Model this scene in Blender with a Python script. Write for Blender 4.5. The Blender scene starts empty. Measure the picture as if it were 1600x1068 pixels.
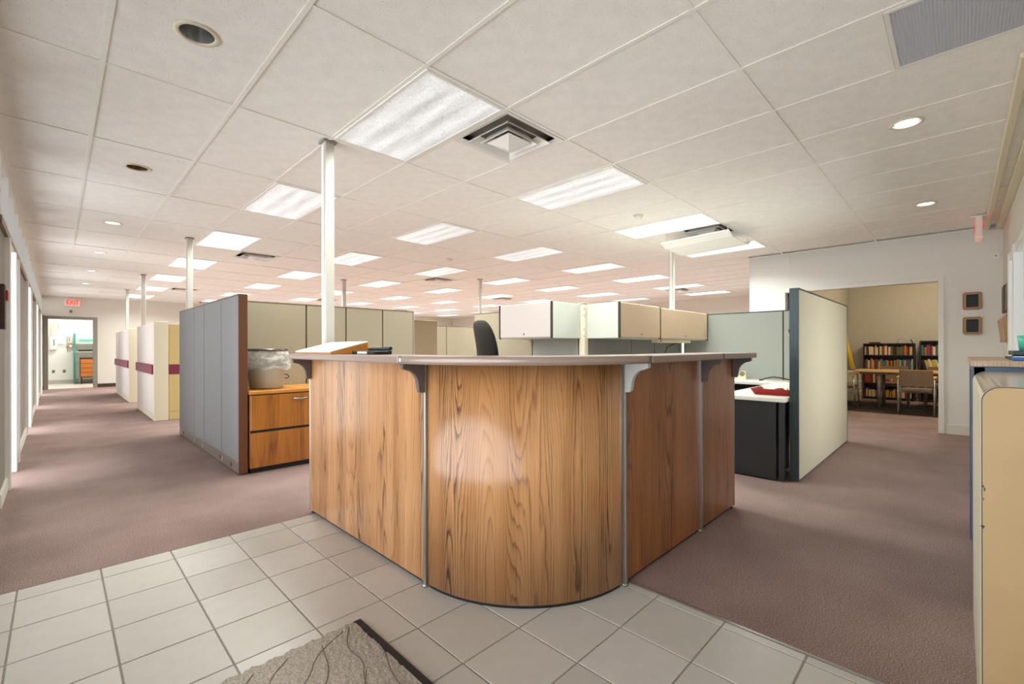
import bpy, bmesh, math, random
from mathutils import Vector, Matrix
random.seed(11)
PI = math.pi
S = bpy.context.scene
COL = S.collection

# ------------------------------------------------------------------ camera, world, exposure
cam_data = bpy.data.cameras.new('camera'); cam = bpy.data.objects.new('camera', cam_data); COL.objects.link(cam)
YAW, ROLL, EYE = math.radians(44.745), math.radians(-.13), 1.191
fw = Vector((math.cos(YAW), math.sin(YAW), 0)); r0 = Vector((math.sin(YAW), -math.cos(YAW), 0)); u0 = Vector((0, 0, 1))
rt = r0*math.cos(ROLL)+u0*math.sin(ROLL); up = -r0*math.sin(ROLL)+u0*math.cos(ROLL)
cam.matrix_world = Matrix(((rt.x, up.x, -fw.x, 0), (rt.y, up.y, -fw.y, 0), (rt.z, up.z, -fw.z, EYE), (0, 0, 0, 1)))
cam_data.sensor_width = 36; cam_data.lens = 36*705.73/1600; cam_data.shift_y = (543.2-534)/1600
cam_data.clip_start = .02; cam_data.clip_end = 200
S.camera = cam
world = bpy.data.worlds.new('daylight'); S.world = world; world.use_nodes = True
WORLD_STRENGTH = 2.5
world.node_tree.nodes['Background'].inputs[0].default_value = (.93, .97, 1, 1)
world.node_tree.nodes['Background'].inputs[1].default_value = WORLD_STRENGTH
S.view_settings.view_transform = 'Standard'; S.view_settings.look = 'None'
S.view_settings.gamma = 1; S.view_settings.use_curve_mapping = False
S.view_settings.exposure = .87
S.cycles.max_bounces = 10; S.cycles.diffuse_bounces = 6; S.cycles.glossy_bounces = 3
S.cycles.transparent_max_bounces = 16; S.cycles.caustics_reflective = False; S.cycles.caustics_refractive = False
S.cycles.sample_clamp_indirect = 6
S.cycles.use_denoising = True
LAMP_ON, LAMP_MID, LAMP_DIM = 1.2, .60, .42
AREA_ON, AREA_MID, AREA_DIM = 25, 21, 18      # watts of the tubes behind each lens

def c8(r, g, b):
    def f(x):
        x /= 255.; return x/12.92 if x <= .04045 else ((x+.055)/1.055)**2.4
    return (f(r), f(g), f(b), 1)

# ------------------------------------------------------------------ materials
def newmat(name):
    m = bpy.data.materials.new(name); m.use_nodes = True
    nt = m.node_tree; nt.nodes.clear()
    out = nt.nodes.new('ShaderNodeOutputMaterial'); b = nt.nodes.new('ShaderNodeBsdfPrincipled')
    nt.links.new(b.outputs[0], out.inputs[0]); return m, nt, b, out
def mat(name, col, rough=.6, metal=0, spec=.5, noise=0, nscale=60, bump=0, bscale=200, coat=0, stretch=None):
    m, nt, b, out = newmat(name)
    b.inputs['Base Color'].default_value = col; b.inputs['Roughness'].default_value = rough
    b.inputs['Metallic'].default_value = metal; b.inputs['Specular IOR Level'].default_value = spec
    b.inputs['Coat Weight'].default_value = coat
    tc = nt.nodes.new('ShaderNodeTexCoord'); src = tc.outputs['Object']
    if stretch:
        mp = nt.nodes.new('ShaderNodeMapping'); mp.inputs['Scale'].default_value = stretch
        nt.links.new(src, mp.inputs[0]); src = mp.outputs[0]
    if noise:
        n = nt.nodes.new('ShaderNodeTexNoise'); n.inputs['Scale'].default_value = nscale; n.inputs['Detail'].default_value = 3
        nt.links.new(src, n.inputs['Vector'])
        r = nt.nodes.new('ShaderNodeValToRGB')
        r.color_ramp.elements[0].position = .3; r.color_ramp.elements[1].position = .7
        r.color_ramp.elements[0].color = tuple(max(0, x*(1-noise)) for x in col[:3])+(1,)
        r.color_ramp.elements[1].color = tuple(min(1, x*(1+noise)) for x in col[:3])+(1,)
        nt.links.new(n.outputs[0], r.inputs[0]); nt.links.new(r.outputs[0], b.inputs['Base Color'])
    if bump:
        n2 = nt.nodes.new('ShaderNodeTexNoise'); n2.inputs['Scale'].default_value = bscale; n2.inputs['Detail'].default_value = 2
        nt.links.new(src, n2.inputs['Vector'])
        bp = nt.nodes.new('ShaderNodeBump'); bp.inputs['Strength'].default_value = bump; bp.inputs['Distance'].default_value = .004
        nt.links.new(n2.outputs[0], bp.inputs['Height']); nt.links.new(bp.outputs[0], b.inputs['Normal'])
    return m
def emit(name, col, strength):
    m, nt, b, out = newmat(name)
    b.inputs['Base Color'].default_value = (.5, .5, .5, 1)
    b.inputs['Emission Color'].default_value = col; b.inputs['Emission Strength'].default_value = strength
    return m
def wood(name, light, mid, dark, coord='UV', gscale=1., rough=.35, coat=.35, rings=11., lines=.55):
    """oak-like grain, cathedral loops: contour lines of a noise stretched along v"""
    m, nt, b, out = newmat(name); N = nt.nodes.new; L = nt.links.new
    tc = N('ShaderNodeTexCoord')
    if coord == 'UV': src = tc.outputs['UV']
    else:
        sp = N('ShaderNodeSeparateXYZ'); L(tc.outputs['Object'], sp.inputs[0])
        ad = N('ShaderNodeMath'); ad.operation = 'ADD'; L(sp.outputs[0], ad.inputs[0]); L(sp.outputs[1], ad.inputs[1])
        cb = N('ShaderNodeCombineXYZ'); L(ad.outputs[0], cb.inputs[0]); L(sp.outputs[2], cb.inputs[1]); src = cb.outputs[0]
    def mp(sx, sy):
        q = N('ShaderNodeMapping'); q.inputs['Scale'].default_value = (sx*gscale, sy*gscale, 1); L(src, q.inputs[0]); return q.outputs[0]
    n1 = N('ShaderNodeTexNoise'); n1.inputs['Scale'].default_value = 1; n1.inputs['Detail'].default_value = 1.0; n1.inputs['Roughness'].default_value = .45
    L(mp(4.8, .30), n1.inputs['Vector'])
    wob = N('ShaderNodeTexNoise'); wob.inputs['Scale'].default_value = 1; wob.inputs['Detail'].default_value = 2; L(mp(60, 7), wob.inputs['Vector'])
    a0 = N('ShaderNodeMath'); a0.operation = 'MULTIPLY_ADD'; L(wob.outputs[0], a0.inputs[0]); a0.inputs[1].default_value = .022; L(n1.outputs[0], a0.inputs[2])
    a1 = N('ShaderNodeMath'); a1.operation = 'MULTIPLY'; L(a0.outputs[0], a1.inputs[0]); a1.inputs[1].default_value = rings
    fr = N('ShaderNodeMath'); fr.operation = 'FRACT'; L(a1.outputs[0], fr.inputs[0])
    r1 = N('ShaderNodeValToRGB'); cr = r1.color_ramp
    cr.elements[0].position = 0; cr.elements[0].color = (0, 0, 0, 1); cr.elements[1].position = 1; cr.elements[1].color = (1, 1, 1, 1)
    for p, v in ((.35, .05), (.68, .30), (.86, 1.), (.95, .55)):
        e = cr.elements.new(p); e.color = (v, v, v, 1)
    cr.elements[-1].color = (.0, .0, .0, 1)
    L(fr.outputs[0], r1.inputs[0])
    pores = N('ShaderNodeTexNoise'); pores.inputs['Scale'].default_value = 1; pores.inputs['Detail'].default_value = 3; L(mp(150, 2.6), pores.inputs['Vector'])
    pr = N('ShaderNodeValToRGB'); pr.color_ramp.elements[0].position = .42; pr.color_ramp.elements[1].position = .68; L(pores.outputs[0], pr.inputs[0])
    tone = N('ShaderNodeTexNoise'); tone.inputs['Scale'].default_value = 1; tone.inputs['Detail'].default_value = 1; L(mp(9, .5), tone.inputs['Vector'])
    tr = N('ShaderNodeValToRGB'); tr.color_ramp.elements[0].position = .3; tr.color_ramp.elements[1].position = .7
    tr.color_ramp.elements[0].color = light; tr.color_ramp.elements[1].color = mid; L(tone.outputs[0], tr.inputs[0])
    mx = N('ShaderNodeMix'); mx.data_type = 'RGBA'
    mm = N('ShaderNodeMath'); mm.operation = 'MULTIPLY'; L(r1.outputs[0], mm.inputs[0]); mm.inputs[1].default_value = lines
    pm = N('ShaderNodeMath'); pm.operation = 'MULTIPLY_ADD'; L(pr.outputs[0], pm.inputs[0]); pm.inputs[1].default_value = .38; L(mm.outputs[0], pm.inputs[2])
    pm.use_clamp = True
    cm = N('ShaderNodeTexNoise'); cm.inputs['Scale'].default_value = 1; cm.inputs['Detail'].default_value = 1; L(mp(8, .22), cm.inputs['Vector'])
    cr2 = N('ShaderNodeMapRange'); cr2.inputs[1].default_value = .40; cr2.inputs[2].default_value = .62; cr2.inputs[3].default_value = .42; cr2.inputs[4].default_value = 1.3
    L(cm.outputs[0], cr2.inputs[0])
    pm2 = N('ShaderNodeMath'); pm2.operation = 'MULTIPLY'; pm2.use_clamp = True; L(pm.outputs[0], pm2.inputs[0]); L(cr2.outputs[0], pm2.inputs[1]); pm = pm2
    L(pm.outputs[0], mx.inputs[0]); L(tr.outputs[0], mx.inputs[6]); mx.inputs[7].default_value = dark
    L(mx.outputs[2], b.inputs['Base Color'])
    b.inputs['Roughness'].default_value = rough; b.inputs['Coat Weight'].default_value = coat; b.inputs['Coat Roughness'].default_value = .18
    return m

def glass_mat(name, tint=(1, 1, 1, 1), refl=.06):
    m, nt, b, out = newmat(name); nt.nodes.remove(b)
    t = nt.nodes.new('ShaderNodeBsdfTransparent'); t.inputs[0].default_value = tint
    g = nt.nodes.new('ShaderNodeBsdfGlossy'); g.inputs['Roughness'].default_value = .02
    fr = nt.nodes.new('ShaderNodeFresnel'); fr.inputs[0].default_value = 1.45
    mx = nt.nodes.new('ShaderNodeMixShader')
    nt.links.new(fr.outputs[0], mx.inputs[0]); nt.links.new(t.outputs[0], mx.inputs[1]); nt.links.new(g.outputs[0], mx.inputs[2])
    nt.links.new(mx.outputs[0], out.inputs[0]); return m

def tile_mat():
    m = mat('acoustic_tile', c8(243, 241, 236), .92, noise=.035, nscale=9, bump=.35, bscale=260)
    nt = m.node_tree; b = [n for n in nt.nodes if n.type == 'BSDF_PRINCIPLED'][0]
    tc = [n for n in nt.nodes if n.type == 'TEX_COORD'][0]
    src = b.inputs['Base Color'].links[0].from_socket
    v = nt.nodes.new('ShaderNodeTexNoise'); v.inputs['Scale'].default_value = 130; v.inputs['Detail'].default_value = 2
    nt.links.new(tc.outputs['Object'], v.inputs['Vector'])
    r = nt.nodes.new('ShaderNodeValToRGB'); r.color_ramp.elements[0].position = .27; r.color_ramp.elements[1].position = .37
    r.color_ramp.elements[0].color = (.55, .55, .54, 1); r.color_ramp.elements[1].color = (1, 1, 1, 1)
    nt.links.new(v.outputs[0], r.inputs[0])
    mx = nt.nodes.new('ShaderNodeMix'); mx.data_type = 'RGBA'; mx.blend_type = 'MULTIPLY'; mx.inputs[0].default_value = 1
    nt.links.new(src, mx.inputs[6]); nt.links.new(r.outputs[0], mx.inputs[7]); nt.links.new(mx.outputs[2], b.inputs['Base Color'])
    return m

def carpet_mat():
    m, nt, b, out = newmat('carpet'); N = nt.nodes.new; L = nt.links.new
    tc = N('ShaderNodeTexCoord')
    n1 = N('ShaderNodeTexNoise'); n1.inputs['Scale'].default_value = 170; n1.inputs['Detail'].default_value = 5; n1.inputs['Roughness'].default_value = .75
    n2 = N('ShaderNodeTexNoise'); n2.inputs['Scale'].default_value = 2.2; n2.inputs['Detail'].default_value = 4
    L(tc.outputs['Object'], n1.inputs['Vector']); L(tc.outputs['Object'], n2.inputs['Vector'])
    r = N('ShaderNodeValToRGB'); e = r.color_ramp.elements
    e[0].position = .34; e[0].color = c8(106, 86, 82); e[1].position = .68; e[1].color = c8(196, 175, 167)
    k = e.new(.5); k.color = c8(149, 126, 120)
    L(n1.outputs[0], r.inputs[0])
    r2 = N('ShaderNodeValToRGB'); r2.color_ramp.elements[0].position = .35; r2.color_ramp.elements[0].color = (.87, .86, .85, 1)
    r2.color_ramp.elements[1].position = .65; r2.color_ramp.elements[1].color = (1.05, 1.05, 1.05, 1)
    L(n2.outputs[0], r2.inputs[0])
    mx = N('ShaderNodeMix'); mx.data_type = 'RGBA'; mx.blend_type = 'MULTIPLY'; mx.inputs[0].default_value = 1
    L(r.outputs[0], mx.inputs[6]); L(r2.outputs[0], mx.inputs[7]); L(mx.outputs[2], b.inputs['Base Color'])
    b.inputs['Roughness'].default_value = 1; b.inputs['Specular IOR Level'].default_value = .1
    bp = N('ShaderNodeBump'); bp.inputs['Strength'].default_value = .5; bp.inputs['Distance'].default_value = .004
    L(n1.outputs[0], bp.inputs['Height']); L(bp.outputs[0], b.inputs['Normal'])
    return m

def lens_mat(name, strength, seed):
    """prismatic acrylic lens lit by three tubes behind it"""
    m, nt, b, out = newmat(name); N = nt.nodes.new; L = nt.links.new
    tc = N('ShaderNodeTexCoord'); sp = N('ShaderNodeSeparateXYZ'); L(tc.outputs['Object'], sp.inputs[0])
    w = N('ShaderNodeMath'); w.operation = 'MULTIPLY'; L(sp.outputs[0], w.inputs[0]); w.inputs[1].default_value = 2*PI/.19
    cs = N('ShaderNodeMath'); cs.operation = 'COSINE'; L(w.outputs[0], cs.inputs[0])
    n = N('ShaderNodeTexNoise'); n.inputs['Scale'].default_value = 3+seed; n.inputs['Detail'].default_value = 2
    mp = N('ShaderNodeMapping'); mp.inputs['Scale'].default_value = (3, .6, 1); mp.inputs['Location'].default_value = (seed, 0, 0)
    L(tc.outputs['Object'], mp.inputs[0]); L(mp.outputs[0], n.inputs['Vector'])
    a = N('ShaderNodeMath'); a.operation = 'MULTIPLY_ADD'; L(cs.outputs[0], a.inputs[0]); a.inputs[1].default_value = .13*strength; a.inputs[2].default_value = .62*strength
    a2 = N('ShaderNodeMath'); a2.operation = 'MULTIPLY_ADD'; L(n.outputs[0], a2.inputs[0]); a2.inputs[1].default_value = .6*strength; L(a.outputs[0], a2.inputs[2])
    vo = N('ShaderNodeTexVoronoi'); vo.inputs['Scale'].default_value = 75; L(tc.outputs['Object'], vo.inputs['Vector'])
    a3 = N('ShaderNodeMath'); a3.operation = 'MULTIPLY_ADD'; L(vo.outputs[0], a3.inputs[0]); a3.inputs[1].default_value = -.35*strength; L(a2.outputs[0], a3.inputs[2])
    L(a3.outputs[0], b.inputs['Emission Strength']); b.inputs['Emission Color'].default_value = (1, 1, .99, 1)
    b.inputs['Base Color'].default_value = (.3, .3, .3, 1); b.inputs['Roughness'].default_value = .3
    bp = N('ShaderNodeBump'); bp.inputs['Strength'].default_value = .5; bp.inputs['Distance'].default_value = .003
    L(vo.outputs[0], bp.inputs['Height']); L(bp.outputs[0], b.inputs['Normal'])
    return m

M = {}
M['tile'] = tile_mat()
M['tee'] = mat('grid_enamel', c8(240, 238, 230), .5)
M['plenum'] = mat('plenum_dark', c8(120, 112, 102), .9)
M['wall'] = mat('wall_paint', c8(218, 213, 202), .8, bump=.08, bscale=90)
M['wallgrey'] = mat('wall_vinyl', c8(232, 231, 227), .7, bump=.05, bscale=60)
M['wallwhite'] = mat('wall_white', c8(236, 236, 232), .7)
M['wallwarm'] = mat('wall_warm', c8(200, 194, 178), .8)
M['leftpanel'] = mat('wall_panel_taupe', c8(146, 137, 129), .75)
M['white'] = mat('white_enamel', c8(232, 231, 226), .4)
M['cream'] = mat('cream_enamel', c8(222, 214, 190), .45)
M['base'] = mat('baseboard_cream', c8(224, 220, 206), .5)
M['basebrown'] = mat('baseboard_brown', c8(70, 45, 35), .5)
M['framegrey'] = mat('door_frame_grey', c8(140, 134, 124), .45)
M['carpet'] = carpet_mat()
M['darkcarpet'] = mat('dark_carpet', c8(48, 34, 34), 1, noise=.2, nscale=90)
M['grout'] = mat('grout', c8(150, 141, 130), .9, noise=.1, nscale=80)
TILES = [mat('ceramic_%d' % k, c8(*c), .33, noise=.03, nscale=14, bump=.05, bscale=30) for k, c in enumerate(((196, 192, 185), (190, 186, 179), (200, 196, 190), (193, 189, 181)))]
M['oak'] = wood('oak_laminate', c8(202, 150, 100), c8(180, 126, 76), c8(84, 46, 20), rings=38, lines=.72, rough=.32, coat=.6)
M['oakshade'] = wood('oak_laminate_shaded', c8(176, 116, 66), c8(156, 98, 52), c8(84, 44, 20), rings=30, lines=.6)  # same oak with the right side's shade put into the colour
M['walnut'] = wood('credenza_veneer', c8(186, 116, 36), c8(158, 92, 24), c8(92, 46, 8), coord='OBJ', rings=12, lines=.4)
M['honey'] = mat('credenza_top', c8(196, 130, 52), .35, noise=.1, nscale=8, stretch=(1, 14, 1))
M['ledge'] = mat('ledge_laminate', c8(150, 128, 116), .38, noise=.06, nscale=30)
M['ledgeedge'] = mat('ledge_edge', c8(158, 138, 128), .28, metal=.25)
M['trim'] = mat('silver_trim', c8(170, 165, 158), .3, metal=.8)
M['bracket'] = mat('bracket_grey', c8(98, 88, 86), .4)
M['bracketpale'] = mat('bracket_pale', c8(178, 178, 176), .4)
M['black'] = mat('black_plastic', c8(28, 28, 28), .5)
M['blackfab'] = mat('black_fabric', c8(42, 38, 32), .95, noise=.15, nscale=200, bump=.2, bscale=400)
M['fabbeige'] = mat('fabric_beige', c8(168, 158, 136), .95, noise=.05, nscale=300, bump=.1, bscale=500)
M['fabgrey'] = mat('fabric_grey', c8(130, 128, 128), .85, noise=.04, nscale=300, bump=.1, bscale=500)
M['fabblue'] = mat('fabric_bluegrey', c8(160, 164, 158), .9, noise=.04, nscale=300)
M['fabcream'] = mat('fabric_cream', c8(176, 167, 142), .95, noise=.05, nscale=260)
M['fabpale'] = mat('fabric_pale', c8(216, 206, 198), .9, noise=.05, nscale=6, stretch=(9, 9, .5))
M['fabyellow'] = mat('fabric_straw', c8(204, 182, 126), .95, noise=.05, nscale=200)
M['maroon'] = mat('maroon_band', c8(122, 38, 62), .6)
M['brownpost'] = mat('post_brown', c8(104, 62, 34), .5)
M['capbrown'] = mat('cap_taupe', c8(130, 112, 92), .5)
M['raceway'] = mat('raceway_metal', c8(128, 116, 108), .45, metal=.3)
M['greenpost'] = mat('post_dark_green', c8(44, 60, 60), .3, metal=.2)
M['pinkpanel'] = mat('bin_front_pale', c8(212, 202, 198), .6)
M['tanpanel'] = mat('bin_front_tan', c8(204, 180, 152), .6)
M['binside'] = mat('bin_side_greenish', c8(200, 204, 194), .6)
M['laminatewhite'] = mat('worktop_white', c8(224, 222, 212), .35)
M['charcoal'] = mat('charcoal_metal', c8(34, 36, 36), .35, noise=.1, nscale=5)
M['red'] = mat('red_plastic', c8(150, 22, 16), .4)
M['paper'] = mat('paper', c8(240, 240, 236), .8)
M['grey'] = mat('grey_plastic', c8(176, 168, 152), .5)
M['chrome'] = mat('chrome', c8(232, 224, 210), .16, metal=.6)
M['tan'] = mat('tan_laminate', c8(176, 147, 104), .5, noise=.04, nscale=6)
M['bluemetal'] = mat('blue_metal', c8(70, 96, 124), .35)
M['teal'] = mat('teal_metal', c8(60, 140, 130), .45)
M['teallight'] = mat('teal_plastic', c8(80, 196, 168), .3)
M['blue'] = mat('blue_plastic', c8(24, 110, 196), .4)
M['orangewood'] = mat('drawer_orange_wood', c8(190, 112, 40), .5, noise=.12, nscale=10, stretch=(1, 1, 12))
M['darkwood'] = mat('bookcase_espresso', c8(52, 30, 26), .5)
M['tablewood'] = mat('table_beech', c8(212, 176, 112), .4, noise=.06, nscale=12)
M['chairtaupe'] = mat('chair_taupe', c8(128, 106, 84), .6)
M['plaquewood'] = mat('plaque_oak', c8(168, 122, 84), .4)
M['plaqueblack'] = mat('plaque_black', c8(22, 28, 30), .6)
M['yellow'] = mat('yellow_card', c8(226, 190, 60), .6)
M['matpile'] = mat('mat_pile', c8(168, 158, 146), 1, noise=.3, nscale=120, bump=.8, bscale=160)
M['matvein'] = mat('mat_crease', c8(112, 104, 96), 1, noise=.2, nscale=150)
M['matedge'] = mat('mat_rubber', c8(38, 32, 32), .8)
M['glass'] = glass_mat('clear_glass')
M['reflector'] = mat('can_reflector', c8(190, 190, 188), .25, metal=.8)
M['reflectorbrown'] = mat('can_reflector_bronze', c8(120, 96, 66), .35, metal=.8)
M['canlight'] = emit('can_lamp', (1, .97, .92, 1), 2.2)
M['exitface'] = emit('exit_face', c8(255, 170, 140), .22)
M['exitred'] = emit('exit_red', (1, .03, .01, 1), .55); M['exitred'].node_tree.nodes['Principled BSDF'].inputs['Base Color'].default_value = (.5, .01, .005, 1)
M['lens_on'] = lens_mat('lens_on', LAMP_ON, 0.)
M['lens_mid'] = lens_mat('lens_mid', LAMP_MID, 1.3)
M['lens_dim'] = lens_mat('lens_dim', LAMP_DIM, 2.1)
M['seam'] = mat('seam_dark', c8(58, 50, 44), .8)
M['poleshade'] = mat('pole_paint', c8(196, 192, 184), .5)
M['bag'] = glass_mat('x'); bpy.data.materials.remove(M['bag'])
def bag_mat():
    m, nt, b, out = newmat('clear_bag'); nt.nodes.remove(b)
    t = nt.nodes.new('ShaderNodeBsdfTransparent'); g = nt.nodes.new('ShaderNodeBsdfPrincipled')
    g.inputs['Base Color'].default_value = (.85, .84, .8, 1); g.inputs['Roughness'].default_value = .25
    n = nt.nodes.new('ShaderNodeTexNoise'); n.inputs['Scale'].default_value = 4; n.inputs['Detail'].default_value = 2
    r = nt.nodes.new('ShaderNodeValToRGB'); r.color_ramp.elements[0].position = .4; r.color_ramp.elements[1].position = .65
    r.color_ramp.elements[0].color = (.12,)*3+(1,); r.color_ramp.elements[1].color = (.6,)*3+(1,)
    mx = nt.nodes.new('ShaderNodeMixShader'); nt.links.new(n.outputs[0], r.inputs[0]); nt.links.new(r.outputs[0], mx.inputs[0])
    nt.links.new(t.outputs[0], mx.inputs[1]); nt.links.new(g.outputs[0], mx.inputs[2]); nt.links.new(mx.outputs[0], out.inputs[0]); return m
M['bag'] = bag_mat()

# ------------------------------------------------------------------ mesh builder (world coordinates)
class MB:
    def __init__(s): s.bm = bmesh.new(); s.uv = s.bm.loops.layers.uv.new('UVMap')
    def box(s, x0, x1, y0, y1, z0, z1, bev=0, seg=1):
        vs = [s.bm.verts.new(p) for p in ((x0, y0, z0), (x1, y0, z0), (x1, y1, z0), (x0, y1, z0), (x0, y0, z1), (x1, y0, z1), (x1, y1, z1), (x0, y1, z1))]
        fs = [s.bm.faces.new([vs[i] for i in q]) for q in ((0, 3, 2, 1), (4, 5, 6, 7), (0, 1, 5, 4), (1, 2, 6, 5), (2, 3, 7, 6), (3, 0, 4, 7))]
        for f in fs:
            n = f.normal; f.normal_update(); n = f.normal
            for l in f.loops:
                c = l.vert.co
                l[s.uv].uv = (c.x, c.y) if abs(n.z) > .5 else ((c.x+7.3, c.z) if abs(n.y) > .5 else (c.y, c.z))
        if bev:
            es = list({e for f in fs for e in f.edges})
            bmesh.ops.bevel(s.bm, geom=es, offset=bev, segments=seg, affect='EDGES', profile=.5)
        return s
    def prism(s, pts, axis, a, b):
        """closed outline pts in the two other axes, extruded along axis from a to b"""
        def P(p, t):
            return {'x': (t, p[0], p[1]), 'y': (p[0], t, p[1]), 'z': (p[0], p[1], t)}[axis]
        A = [s.bm.verts.new(P(p, a)) for p in pts]; B = [s.bm.verts.new(P(p, b)) for p in pts]
        fs = [s.bm.faces.new(A), s.bm.faces.new(B[::-1])]
        for i in range(len(pts)):
            j = (i+1) % len(pts); fs.append(s.bm.faces.new((A[i], B[i], B[j], A[j])))
        bmesh.ops.recalc_face_normals(s.bm, faces=fs); return s
    def tube(s, pts, r, n=8, r1=None):
        pts = [Vector(p) for p in pts]; rings = []
        for i, p in enumerate(pts):
            d = (pts[min(i+1, len(pts)-1)]-pts[max(i-1, 0)]).normalized()
            a = d.orthogonal().normalized() if i == 0 else (a - d*a.dot(d)).normalized()
            b = d.cross(a); rr = r if r1 is None else r+(r1-r)*i/(len(pts)-1)
            rings.append([s.bm.verts.new(p+(a*math.cos(2*PI*k/n)+b*math.sin(2*PI*k/n))*rr) for k in range(n)])
        fs = []
        for A, B in zip(rings, rings[1:]):
            for k in range(n): fs.append(s.bm.faces.new((A[k], A[(k+1) % n], B[(k+1) % n], B[k])))
        for f in fs: f.smooth = True
        fs.append(s.bm.faces.new(rings[0][::-1])); fs.append(s.bm.faces.new(rings[-1]))
        bmesh.ops.recalc_face_normals(s.bm, faces=fs); return s
    def lathe(s, cx, cy, prof, n=24, close=True):
        rings = [[s.bm.verts.new((cx+r*math.cos(2*PI*k/n), cy+r*math.sin(2*PI*k/n), z)) for k in range(n)] for r, z in prof]
        fs = []
        for A, B in zip(rings, rings[1:]):
            for k in range(n):
                f = s.bm.faces.new((A[k], A[(k+1) % n], B[(k+1) % n], B[k])); f.smooth = True; fs.append(f)
        if close:
            if prof[0][0] > 1e-6: fs.append(s.bm.faces.new(rings[0][::-1]))
            if prof[-1][0] > 1e-6: fs.append(s.bm.faces.new(rings[-1]))
            bmesh.ops.recalc_face_normals(s.bm, faces=fs)
        return s
    def arc_wall(s, cx, cy, r0, r1, a0, a1, z0, z1, n=40, uoff=0):
        """solid curved band between radii r0<r1 and angles a0..a1; UV = arc length, z"""
        V = []
        for k in range(n+1):
            a = a0+(a1-a0)*k/n; c, q = math.cos(a), math.sin(a)
            V.append([s.bm.verts.new((cx+r*c, cy+r*q, z)) for r, z in ((r0, z0), (r1, z0), (r1, z1), (r0, z1))])
        for k in range(n):
            A, B = V[k], V[k+1]
            for i in range(4):
                j = (i+1) % 4; f = s.bm.faces.new((A[i], A[j], B[j], B[i])); f.smooth = i in (1, 3)
                L = abs(a1-a0)*r1
                uvs = [(L*k/n, 0), (L*k/n, 0), (L*(k+1)/n, 0), (L*(k+1)/n, 0)]
                for l, u, v in zip(f.loops, uvs, (A[i], A[j], B[j], B[i])): l[s.uv].uv = (uoff+u[0], v.co.z)
        s.bm.faces.new(V[0][::-1]); s.bm.faces.new(V[-1])
        bmesh.ops.recalc_face_normals(s.bm, faces=s.bm.faces[:]); return s

OFF = {}
def obj(name, mb, m, parent=None, label=None, kind=None, smooth=False):
    """link a mesh object; mb in world coordinates, shifted into the parent's frame"""
    off = OFF.get(parent.name, Vector()) if parent else Vector()
    me = bpy.data.meshes.new(name)
    if off.length: bmesh.ops.translate(mb.bm, verts=mb.bm.verts, vec=-off)
    mb.bm.to_mesh(me); mb.bm.free()
    me.materials.append(M[m] if isinstance(m, str) else m)
    if smooth: me.polygons.foreach_set('use_smooth', [True]*len(me.polygons))
    o = bpy.data.objects.new(name, me); COL.objects.link(o)
    if parent: o.parent = parent
    OFF[o.name] = off.copy()
    if label: o['label'] = label
    if kind: o['kind'] = kind
    return o
def thing(name, label, cat, loc=(0, 0, 0), group=None, kind=None):
    o = bpy.data.objects.new(name, None); COL.objects.link(o); o.location = loc; o.empty_display_size = .1
    o['label'] = label; o['category'] = cat
    if group: o['group'] = group
    if kind: o['kind'] = kind
    OFF[o.name] = Vector(loc); return o
def tag(o, label, cat, group=None, kind=None):
    """top-level single mesh: tags, and origin moved to the base of the mesh"""
    o['label'] = label; o['category'] = cat
    if group: o['group'] = group
    if kind: o['kind'] = kind
    return o
def box(name, m, parent, x0, x1, y0, y1, z0, z1, bev=0, **k):
    return obj(name, MB().box(x0, x1, y0, y1, z0, z1, bev), m, parent, **k)
def struct(name, label, cat, loc=(0, 0, 0)): return thing(name, label, cat, loc, kind='structure')
def part_copy(o, parent, loc, name=None):
    c = o.copy(); COL.objects.link(c); c.parent = parent; c.location = loc; return c
def copy_tree(root, loc, label, rotz=None, group=None):
    r = root.copy(); COL.objects.link(r); r.location = loc; r['label'] = label
    if rotz is not None: r.rotation_euler = (0, 0, rotz)
    if group: r['group'] = group
    for ch in list(root.children):
        c = ch.copy(); COL.objects.link(c); c.parent = r
        for g in list(ch.children):
            d = g.copy(); COL.objects.link(d); d.parent = c
    return r
def text_mesh(s, size, ext):
    cu = bpy.data.curves.new('t', 'FONT'); cu.body = s; cu.size = size; cu.extrude = ext; cu.align_x = 'CENTER'; cu.align_y = 'CENTER'; cu.offset = .003
    o = bpy.data.objects.new('t', cu); COL.objects.link(o); bpy.context.view_layer.update()
    me = bpy.data.meshes.new_from_object(o); bpy.data.objects.remove(o); return me

# ------------------------------------------------------------------ dimensions
H = 2.756
GX0, GX, GY0, GY = .18, .635, .88, .612
XL, YR, YF, XB = -.30, -.40, 19.0, 14.72     # left wall, right wall, far wall, back wall
XP, YP = 8.60, 2.62                             # partition with the library opening
TOP = H+.34

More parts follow.
